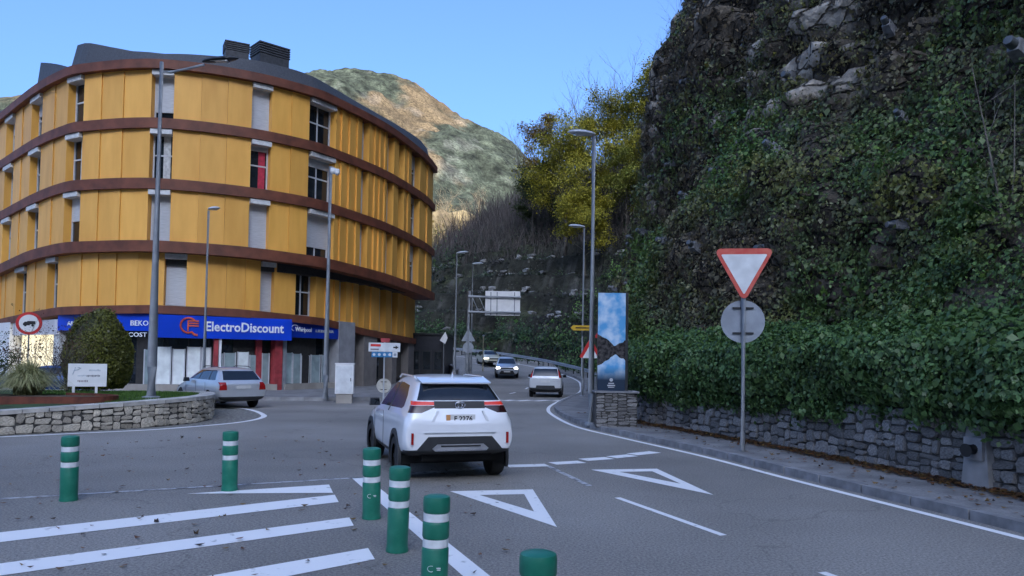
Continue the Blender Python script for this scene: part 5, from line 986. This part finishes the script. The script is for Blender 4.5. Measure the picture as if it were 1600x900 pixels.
def cut_parts(me, regs):
    "regs: (key, view, polygon, sel) ; view side/rear/front: polygon in (y,z) or (x,z). Returns {key: mesh}"
    bm = bmesh.new(); bm.from_mesh(me); lay = bm.faces.layers.int.new('reg')
    for idx, (key, view, poly, sel) in enumerate(regs):
        ax = (lambda c: (c.y, c.z)) if view == 'side' else (lambda c: (c.x, c.z)); xs = [p[0] for p in poly]; zs_ = [p[1] for p in poly]; m_ = .12
        for i in range(len(poly)):
            (a0, b0), (a1, b1) = poly[i], poly[(i+1) % len(poly)]; nn = (b1-b0, -(a1-a0))
            co = Vector((0, a0, b0)) if view == 'side' else Vector((a0, 0, b0)); no = Vector((0, nn[0], nn[1])) if view == 'side' else Vector((nn[0], 0, nn[1]))
            if no.length < 1e-6: continue
            fs = [f for f in bm.faces if sel(f.calc_center_median(), f.normal) and min(xs)-m_ < ax(f.calc_center_median())[0] < max(xs)+m_ and min(zs_)-m_ < ax(f.calc_center_median())[1] < max(zs_)+m_]
            geom = list({e for f in fs for e in f.edges} | {v for f in fs for v in f.verts})+fs; bmesh.ops.bisect_plane(bm, geom=geom, plane_co=co, plane_no=no.normalized(), dist=1e-5)
        for f in bm.faces:
            c = f.calc_center_median()
            if sel(c, f.normal) and in_poly(ax(c), poly): f[lay] = idx+1
    out = {}
    for idx in range(len(regs)+1):
        fs = [f for f in bm.faces if f[lay] == idx]
        if not fs: continue
        vm = {}; V = []; F = []
        for f in fs:
            g = []
            for v in f.verts:
                if v not in vm: vm[v] = len(V); V.append(tuple(v.co))
                g.append(vm[v])
            F.append(g)
        m2 = bpy.data.meshes.new('part'); m2.from_pydata(V, [], F); m2.update(); key = regs[idx-1][0] if idx else 'body'; out.setdefault(key, []).append(m2)
    bm.free(); return out
LS = lambda c, n: c.x < -.1 and n.x < -.25
RS = lambda c, n: c.x > .1 and n.x > .25
def both(key, poly): return [(key, 'side', poly, LS), (key, 'side', poly, RS)]
def circ(cy, cz, r, n=18, z0=-9): return [(cy+r*math.cos(2*math.pi*k/n), max(z0, cz+r*math.sin(2*math.pi*k/n))) for k in range(n)]
def wheel(parent, x, y, r, w=.21, rim=None, steer=0.):
    s_ = -1 if x < 0 else 1; e = bpy.data.objects.new('wheel', None) if False else None
    mb = MB(); prof = [(r*.62, -w/2), (r*.93, -w/2), (r, -w*.34), (r, w*.34), (r*.93, w/2), (r*.62, w/2)]; n = 24; P = []; F = []
    for rr, a in prof:
        for k in range(n): q = 2*math.pi*k/n; P.append((a*s_, rr*math.cos(q), rr*math.sin(q)))
    for i in range(len(prof)-1):
        for k in range(n): F.append((i*n+k, i*n+(k+1) % n, (i+1)*n+(k+1) % n, (i+1)*n+k))
    mb.add(P, F+[tuple(range(n))]); ty = obj('tyre', mb, m_tyre, parent, True, (x, y, r)); ty.rotation_euler.z = steer
    mb = MB(); mb.tube([(s_*w*.10, 0, 0), (s_*w*.30, 0, 0)], r*.64, 20); 
    for k in range(5):
        a = 2*math.pi*k/5; mb.add([(s_*w*.36, r*.1*math.cos(a+1.57), r*.1*math.sin(a+1.57)), (s_*w*.36, r*.1*math.cos(a-1.57), r*.1*math.sin(a-1.57)), (s_*w*.36, r*.6*math.cos(a-.16), r*.6*math.sin(a-.16)), (s_*w*.36, r*.6*math.cos(a+.16), r*.6*math.sin(a+.16))], [(0, 1, 2, 3) if s_ < 0 else (3, 2, 1, 0)])
    obj('rim', mb, rim or m_rim, ty, True)
def arch_ring(parent, x, cy, cz, r0, r1, mat):
    s_ = -1 if x < 0 else 1; mb = MB(); A = np.linspace(R(-22), R(202), 20); P = []
    for a in A:
        for rr, dx in ((r0, -.03), (r0, .022), (r1, .016), (r1, -.03)): P.append((x+s_*dx, cy+rr*math.cos(a), max(.18, cz+rr*math.sin(a))))
    mb.add(P, [(i*4+k, i*4+(k+1) % 4, (i+1)*4+(k+1) % 4, (i+1)*4+k) for i in range(len(A)-1) for k in range(4)]+[(0, 1, 2, 3), tuple(len(A)*4-4+k for k in range(4))]); obj('arch_trim', mb, mat, parent, True)
NM = {'glass_side': 'side_window', 'glass_rear': 'rear_window', 'glass_front': 'windscreen', 'tail': 'tail_light', 'taild': 'tail_light', 'tailon': 'tail_light', 'strip': 'light_bar', 'lower': 'lower_bumper', 'skid': 'skid_plate', 'head': 'headlight', 'grille': 'grille', 'pillar': 'window_pillar', 'plateback': 'plate_recess'}
def build_car(name, label, cat, loc, rz, scale, secs, regs, mats, bodym, wheels, group=None, sub=3, ww=.21, arch=None, rim=None, steer=0.):
    t = thing(name, label, cat, loc, rz, group); t.scale = (scale,)*3; me = car_shell(secs, sub)
    for s_, (wy, wr, hw) in [(s_, w) for w in wheels for s_ in (-1, 1)]: regs = regs+[('hole', 'side', circ(wy, wr, hw), (LS if s_ < 0 else RS))]
    parts = cut_parts(me, regs)
    for key, lst in parts.items():
        for m2 in lst:
            if key == 'hole': bpy.data.meshes.remove(m2); continue
            obj(NM.get(key, key), m2, bodym if key == 'body' else mats[key], t, True, angle=35)
    for wy, wr, hw in wheels:
        mb = MB(); wx = max(p[0] for _, pts in secs for p in pts); mb.box((0, wy, wr+.17), (2*wx-.14, hw*2+.05, hw*1.25)); obj('wheel_well', mb, m_well, t)
        for s_ in (-1, 1):
            wheel(t, s_*(wx-ww*.5-.005), wy, wr, ww, rim, steer if wy > 1.8 else 0.)
            if arch: arch_ring(t, s_*(wx-.012), wy, wr, hw-.01, hw+.075, arch)
    return t
def mirror(t, x, y, z, mat, s=1.):
    for q in (-1, 1):
        mb = MB(); mb.box((q*(x+.10*s), y, z), (.20*s, .12*s, .14*s), 0, .8); m_ = obj('mirror', mb, mat, t); mb = MB(); mb.box((q*(x+.10*s), y-.062*s, z), (.16*s, .01, .10*s)); obj('mirror_glass', mb, m_carglass, m_)
def plate(t, y, z, w, h, s_, tilt=0., face=-1, strip=None):
    mb = MB(); mb.box((0, y, z), (w, .014, h)); p_ = obj('number_plate', mb, m_plate, t)
    if s_:
        o = text('lettering', s_, h*.85, m_black, p_, Matrix.Identity(4), .001, 'CENTER', bold=.003); o.data.transform(Matrix.Translation((.04 if strip else 0, y+face*.009, z-h*.3)) @ Matrix.Rotation(R(90), 4, 'X'))
    if strip: mb = MB(); mb.box((-w*.42, y+face*.008, z), (w*.14, .004, h*.92)); obj('plate_strip', mb, strip, p_)
BK = lambda c, n: n.y < -.22
FR = lambda c, n: n.y > .15
# --- white compact SUV seen from behind
Y0 = [(0.0, [(.60, .50), (.76, .53), (.825, .64), (.80, .80), (.74, .86), (.50, .88)]),
      (.05, [(.66, .46), (.80, .49), (.855, .66), (.83, .88), (.755, 1.03), (.50, 1.06)]),
      (.13, [(.72, .44), (.845, .48), (.880, .70), (.85, .96), (.73, 1.23), (.48, 1.27)]),
      (.20, [(.74, .42), (.86, .47), (.885, .72), (.845, .99), (.695, 1.31), (.46, 1.35)]),
      (.42, [(.76, .38), (.87, .45), (.885, .74), (.84, 1.02), (.615, 1.50), (.42, 1.555)]),
      (.62, [(.76, .32), (.87, .42), (.882, .74), (.835, 1.03), (.60, 1.545), (.42, 1.60)]),
      (1.3, [(.76, .22), (.865, .42), (.878, .74), (.83, 1.02), (.605, 1.565), (.42, 1.625)]), (2.0, [(.76, .22), (.865, .42), (.878, .74), (.83, 1.0), (.605, 1.555), (.42, 1.615)]),
      (2.5, [(.76, .22), (.865, .42), (.878, .73), (.83, .985), (.635, 1.43), (.42, 1.50)]), (2.95, [(.76, .22), (.865, .42), (.88, .72), (.84, .96), (.74, 1.14), (.48, 1.20)]),
      (3.2, [(.76, .22), (.868, .42), (.882, .72), (.84, .93), (.75, 1.0), (.48, 1.05)]), (3.7, [(.75, .24), (.86, .42), (.875, .68), (.82, .87), (.70, .94), (.46, .98)]),
      (4.0, [(.70, .26), (.81, .42), (.82, .62), (.75, .80), (.62, .86), (.40, .89)]), (4.15, [(.55, .32), (.64, .44), (.64, .58), (.58, .72), (.48, .77), (.30, .79)])]
Y0 = [(y, p_[:4]+[(p_[3][0]-.045, p_[3][1]+.03)]+p_[4:]) for y, p_ in Y0]
gl = [(.72, 1.10), (.62, 1.14), (.70, 1.30), (.92, 1.455), (1.5, 1.49), (2.2, 1.465), (2.62, 1.22), (2.80, 1.045)]
regs = [('glass_rear', 'rear', [(-.655, 1.255), (.655, 1.255), (.545, 1.505), (-.545, 1.505)], BK), ('strip', 'rear', [(-.40, 1.135), (.40, 1.135), (.40, 1.245), (-.40, 1.245)], BK),
        ('tailon', 'rear', [(-.80, 1.185), (-.40, 1.185), (-.40, 1.235), (-.80, 1.245)], lambda c, n: n.y < -.05 and c.y < .5), ('tailon', 'rear', [(.80, 1.185), (.40, 1.185), (.40, 1.235), (.80, 1.245)], lambda c, n: n.y < -.05 and c.y < .5),
        ('taild', 'rear', [(-.82, 1.07), (-.60, 1.07), (-.40, 1.15), (-.40, 1.18), (-.82, 1.18)], lambda c, n: n.y < -.05 and c.y < .5), ('taild', 'rear', [(.82, 1.07), (.60, 1.07), (.40, 1.15), (.40, 1.18), (.82, 1.18)], lambda c, n: n.y < -.05 and c.y < .5),
        ('lower', 'rear', [(-.95, .50), (-.67, .52), (-.50, .715), (.50, .715), (.67, .52), (.95, .50), (.95, .1), (-.95, .1)], lambda c, n: n.y < -.1 and c.y < .4)]+both('glass_side', gl)+both('pillar', [(1.72, 1.0), (1.84, 1.0), (1.80, 1.5), (1.70, 1.5)])+both('lower', [(.95, .1), (.95, .40), (3.1, .40), (3.1, .1)])+[('glass_front', 'rear', [(-.58, 1.10), (.58, 1.10), (.52, 1.48), (-.52, 1.48)], lambda c, n: n.y > .3)]
m_whitep = paint('pearl_white_paint', (.74, .75, .76)); CX, CYY = -.80, 12.45
suv = build_car('suv', 'white compact SUV with black rear bumper driving away on the asphalt', 'car', (CX, CYY, 0), R(18.5), 1.06, Y0, regs, {'glass_rear': m_carglass, 'glass_side': m_sideglass, 'glass_front': m_carglass, 'strip': m_black, 'pillar': m_black, 'tailon': m_tailon, 'taild': m_taild, 'lower': m_clad}, m_whitep, ((.80, .335, .375), (3.36, .335, .375)), arch=m_clad, rim=m_rimd, steer=R(4))
mb = MB(); mb.add([(-.555, .29, 1.525), (.555, .29, 1.525), (.565, .72, 1.598), (-.565, .72, 1.598), (-.545, .30, 1.503), (.545, .30, 1.503), (.56, .72, 1.55), (-.56, .72, 1.55)], [(0, 1, 2, 3), (4, 7, 6, 5), (0, 4, 5, 1), (1, 5, 6, 2), (3, 7, 4, 0)]); obj('spoiler', mb, m_whitep, suv)
mb = MB(); mb.box((0, .325, 1.498), (.9, .03, .02)); obj('spoiler_lip', mb, m_black, suv)
mb = MB(); mb.plate([(-.40, .50), (.40, .50), (.44, .535), (.36, .60), (-.36, .60), (-.44, .535)], -.022, .03); obj('skid_plate', mb, m_silverp, suv); mb = MB(); mb.box((0, -.026, .575), (.62, .01, .022)); obj('skid_slot', mb, m_black, suv); mb = MB(); mb.box((0, -.03, .512), (.78, .02, .022)); obj('skid_lip', mb, m_chrome, suv)
for q in (-1, 1):
    mb = MB(); mb.box((q*.745, .012, .69), (.034, .05, .17)); obj('reflector', mb, m_tail, suv); mb = MB(); mb.tube([(q*.565, .66, 1.555), (q*.565, .8, 1.602), (q*.565, 1.9, 1.612), (q*.56, 2.1, 1.565)], .016, 6); obj('roof_rail', mb, m_whitep, suv)
    for z in (.0,): mb = MB(); mb.tube([(q*.885, 1.95, .90), (q*.905, 2.0, .91), (q*.905, 2.15, .91), (q*.885, 2.2, .90)], .014, 5); obj('door_handle', mb, m_whitep, suv)
    mb = MB(); mb.box((q*.884, 1.88, .68), (.006, .008, .62)); mb.box((q*.874, 2.92, .68), (.006, .008, .6)); obj('door_gap', mb, m_black, suv)
    mb = MB(); mb.plate([(q*.34, 1.10), (q*.37, 1.10), (q*.50, .86), (q*.44, .86)], .018, .06); obj('tailgate_crease', mb, m_whitep, suv)
mirror(suv, .83, 2.62, 1.10, m_clad, .95); plate(suv, .03, .985, .46, .125, 'F 2276', strip=M('plate_orange', (.6, .28, .10), .5))
mb = MB(); [mb.box((q*.56, .028, .70), (.008, .03, .36)) for q in (-1, 1)]; mb.box((0, -.002, .775), (1.12, .03, .008)); obj('tailgate_gap', mb, m_shut, suv)
mb = MB(); mb.tube([(.075*math.cos(q), .075, 1.185+.05*math.sin(q)) for q in np.linspace(0, 6.28, 18)], .010, 5, False); mb.tube([(.032*math.cos(q), .075, 1.185+.046*math.sin(q)) for q in np.linspace(0, 6.28, 14)], .008, 5, False); mb.box((0, .072, 1.215), (.11, .012, .012)); obj('emblem', mb, m_chrome, suv)
mb = MB(); mb.box((-.48, .03, .835), (.10, .02, .016)); mb.box((.47, .03, .835), (.13, .02, .016)); obj('badge', mb, m_shut, suv)
mb = MB(); mb.add([(0, .50, 1.58), (.03, .58, 1.58), (-.03, .58, 1.58), (0, .60, 1.69)], [(0, 1, 3), (1, 2, 3), (2, 0, 3), (0, 2, 1)]); obj('antenna', mb, m_whitep, suv)
mb = MB(); mb.tube([(.02, .13, 1.265), (-.30, .17, 1.29)], .012, 5); obj('wiper', mb, m_black, suv); mb = MB(); mb.box((0, .45, .40), (1.1, .5, .14)); obj('underbody', mb, m_well, suv)
# --- silver estate car
def estate(L=4.48, W=.865, H=1.43, zb=.93):
    return [(0., [(.56, .40), (.72, .44), (W-.05, .58), (W-.06, .74), (.74, .82), (.5, .84)]), (.06, [(.66, .32), (W-.07, .40), (W-.015, .60), (W-.03, .80), (.755, .92), (.5, .945)]), (.16, [(.70, .27), (W-.03, .38), (W, .62), (W-.02, .86), (.74, 1.0), (.5, 1.03)]),
            (.45, [(.72, .24), (W-.01, .38), (W, .64), (W-.025, .90), (.66, 1.28), (.46, 1.335)]), (.62, [(.72, .22), (W-.01, .38), (W, .64), (W-.03, .91), (.60, 1.355), (.44, 1.40)]), (1.2, [(.72, .2), (W-.01, .38), (W, .64), (W-.035, .915), (.58, 1.385), (.44, H)]), (2.2, [(.72, .2), (W-.01, .38), (W, .64), (W-.035, .905), (.58, 1.37), (.44, H-.005)]),
            (2.65, [(.72, .2), (W-.01, .38), (W, .63), (W-.035, .90), (.61, 1.25), (.44, 1.31)]), (3.1, [(.72, .2), (W-.01, .38), (W, .62), (W-.04, .87), (.70, .985), (.46, 1.02)]), (3.35, [(.72, .2), (W-.01, .38), (W, .62), (W-.05, .83), (.70, .90), (.46, .935)]), (3.95, [(.70, .22), (W-.03, .38), (W-.03, .58), (.76, .74), (.62, .81), (.42, .835)]), (4.3, [(.64, .25), (.74, .40), (.74, .56), (.66, .68), (.54, .735), (.36, .75)]), (L, [(.5, .34), (.56, .42), (.56, .52), (.5, .60), (.42, .64), (.3, .65)])]
gA = [(.62, .985), (.50, 1.00), (.72, 1.28), (.85, 1.32), (2.2, 1.315), (2.9, .985)]
rE = [('glass_rear', 'rear', [(-.66, 1.0), (.66, 1.0), (.56, 1.31), (-.56, 1.31)], BK), ('tail', 'rear', [(-.83, .66), (-.57, .66), (-.60, .93), (-.80, .93)], lambda c, n: n.y < -.05 and c.y < .4), ('tail', 'rear', [(.83, .66), (.57, .66), (.60, .93), (.80, .93)], lambda c, n: n.y < -.05 and c.y < .4), ('lower', 'rear', [(-.9, .1), (.9, .1), (.9, .43), (-.9, .43)], BK)]+both('glass_side', gA)+both('pillar', [(1.05, .985), (1.13, .985), (1.22, 1.32), (1.14, 1.32)])+both('pillar', [(1.95, .985), (2.03, .985), (2.08, 1.32), (2.0, 1.32)])+[('glass_front', 'rear', [(-.6, 1.0), (.6, 1.0), (.5, 1.36), (-.5, 1.36)], lambda c, n: n.y > .3)]
m_silver = paint('silver_paint', (.55, .57, .59), .45, .3); mE = {'glass_rear': m_carglass, 'glass_side': m_carglass, 'glass_front': m_carglass, 'tail': m_tail, 'lower': m_clad, 'pillar': m_black, 'head': m_headoff, 'grille': m_black}
aud = build_car('estate_car', 'silver estate car with red tail lights turning round the island', 'car', (-9.8, 28.2, 0), R(43), 1.06, estate(), rE, mE, m_silver, ((.95, .31, .34), (3.56, .31, .34)), ww=.2)
mirror(aud, .84, 2.75, .96, m_black); plate(aud, -.005, .76, .52, .11, ''); mb = MB(); [mb.tube([(q*.56, .75, 1.415), (q*.56, .9, 1.46), (q*.55, 2.0, 1.46), (q*.55, 2.2, 1.41)], .014, 5) for q in (-1, 1)]; obj('roof_rail', mb, m_dark, aud)
for q in (-1, 1): mb = MB(); mb.box((q*.868, 1.2, .66), (.006, .01, .5)); mb.box((q*.868, 2.05, .66), (.006, .01, .5)); mb.box((q*.862, 3.0, .62), (.006, .01, .44)); obj('door_gap', mb, m_black, aud)
# --- small white hatchback driving away
def hatch(W=.82, H=1.54): return [(0., [(.55, .42), (.70, .46), (W-.05, .62), (W-.06, .84), (.70, .93), (.45, .95)]), (.06, [(.62, .34), (W-.06, .42), (W-.01, .64), (W-.03, .90), (.71, 1.04), (.45, 1.06)]), (.16, [(.68, .28), (W-.02, .40), (W, .66), (W-.02, .95), (.68, 1.25), (.45, 1.29)]), (.34, [(.70, .25), (W, .40), (W, .68), (W-.02, .97), (.64, 1.44), (.45, 1.49)]),
        (.6, [(.70, .22), (W, .40), (W, .68), (W-.02, .97), (.63, 1.49), (.45, H)]), (1.8, [(.70, .22), (W, .40), (W, .68), (W-.03, .96), (.62, 1.48), (.45, H)]), (2.3, [(.70, .22), (W, .40), (W, .66), (W-.03, .94), (.64, 1.36), (.45, 1.42)]), (2.75, [(.70, .22), (W, .40), (W, .66), (W-.03, .92), (.70, 1.03), (.45, 1.07)]), (3.2, [(.68, .24), (W-.03, .40), (W-.03, .62), (.72, .82), (.62, .90), (.42, .93)]), (3.5, [(.6, .28), (.70, .42), (.70, .58), (.62, .72), (.52, .78), (.35, .8)]), (3.65, [(.5, .34), (.55, .44), (.55, .54), (.5, .64), (.42, .68), (.3, .69)])]
gH = [(.38, 1.02), (.55, 1.40), (1.7, 1.42), (2.55, 1.02)]
rH = [('glass_rear', 'rear', [(-.64, 1.06), (.64, 1.06), (.56, 1.42), (-.56, 1.42)], BK), ('tail', 'rear', [(-.80, .98), (-.665, .98), (-.60, 1.40), (-.72, 1.40)], lambda c, n: c.y < .6 and n.y < .2 and c.x < 0), ('tail', 'rear', [(.80, .98), (.665, .98), (.60, 1.40), (.72, 1.40)], lambda c, n: c.y < .6 and n.y < .2 and c.x > 0), ('lower', 'rear', [(-.9, .1), (.9, .1), (.9, .48), (.48, .48), (.44, .60), (-.44, .60), (-.48, .48), (-.9, .48)], BK)]+both('glass_side', gH)+both('pillar', [(1.1, 1.02), (1.2, 1.02), (1.22, 1.43), (1.14, 1.43)])
hb = build_car('hatchback', 'small pale silver hatchback with dark rear window climbing the road', 'car', (1.75, 39.4, 0), R(-5), 1.04, hatch(), rH, mE, paint('light_silver_paint', (.58, .59, .60), .2), ((.70, .29, .325), (3.0, .29, .325)), ww=.18, arch=m_clad)
mirror(hb, .80, 2.35, 1.02, m_black); plate(hb, -.01, .80, .46, .10, '')
# --- oncoming silver SUV with headlights on, and pale taxi behind it
def suvf(): return [(y, [(x*1.03, z*1.04 if z > .5 else z) for x, z in pts]) for y, pts in Y0]
FS = lambda c, n: n.y > .12 and c.y > 3.0
rF = [('glass_front', 'rear', [(-.70, 1.10), (.70, 1.10), (.56, 1.52), (-.56, 1.52)], lambda c, n: n.y > .2 and c.y > 2.0), ('head', 'rear', [(-.86, .70), (-.56, .72), (-.56, .84), (-.80, .86)], lambda c, n: n.y > .02 and c.y > 3.3), ('head', 'rear', [(.86, .70), (.56, .72), (.56, .84), (.80, .86)], lambda c, n: n.y > .02 and c.y > 3.3), ('grille', 'rear', [(-.54, .70), (.54, .70), (.46, .80), (-.46, .80)], FS), ('lower', 'rear', [(-.62, .30), (.62, .30), (.46, .58), (-.46, .58)], FS)]+both('glass_side', gl)
mF = dict(mE); mF['head'] = m_head; m_grey = paint('grey_silver_paint', (.55, .58, .62), .4, .3)
ov = build_car('oncoming_suv', 'silver SUV with bright headlights coming down the road', 'car', (-.5, 66.6, gz(64)), R(180+2), 1.04, suvf(), rF, mF, m_grey, ((.80, .345, .385), (3.36, .345, .385)), arch=m_clad, rim=m_rim)
mirror(ov, .87, 2.62, 1.10, m_grey, 1.1); plate(ov, 4.16, .50, .5, .11, '', face=1)
rT = [('glass_front', 'rear', [(-.66, .99), (.66, .99), (.52, 1.34), (-.52, 1.34)], lambda c, n: n.y > .2 and c.y > 2.0), ('head', 'rear', [(-.84, .58), (-.50, .60), (-.50, .71), (-.78, .74)], lambda c, n: n.y > .02 and c.y > 3.6), ('head', 'rear', [(.84, .58), (.50, .60), (.50, .71), (.78, .74)], lambda c, n: n.y > .02 and c.y > 3.6), ('grille', 'rear', [(-.48, .56), (.48, .56), (.42, .68), (-.42, .68)], lambda c, n: n.y > .1 and c.y > 3.6), ('lower', 'rear', [(-.6, .2), (.6, .2), (.5, .42), (-.5, .42)], lambda c, n: n.y > .1 and c.y > 3.6)]+both('glass_side', gA)
mT = dict(mE); mT['head'] = emis(M('dim_head_light', (.7, .7, .6), .15), (1, .95, .7), 1.5)
tx = build_car('pale_estate_car', 'pale cream car coming round the bend behind the silver SUV', 'car', (-2.8, 78.5, gz(76)), R(180+14), 1.05, estate(), rT, mT, paint('cream_paint', (.55, .53, .40)), ((.95, .31, .34), (3.56, .31, .34)), ww=.2)
mirror(tx, .84, 2.75, .96, m_black)
bc = build_car('blue_car', 'blue car half hidden behind the island plants', 'car', (-17.6, 33.0, 0), R(88), 1.0, estate(), rE, mE, paint('blue_paint', (.02, .07, .22), .3), ((.95, .31, .34), (3.56, .31, .34)), ww=.2); mirror(bc, .84, 2.75, .96, m_black)
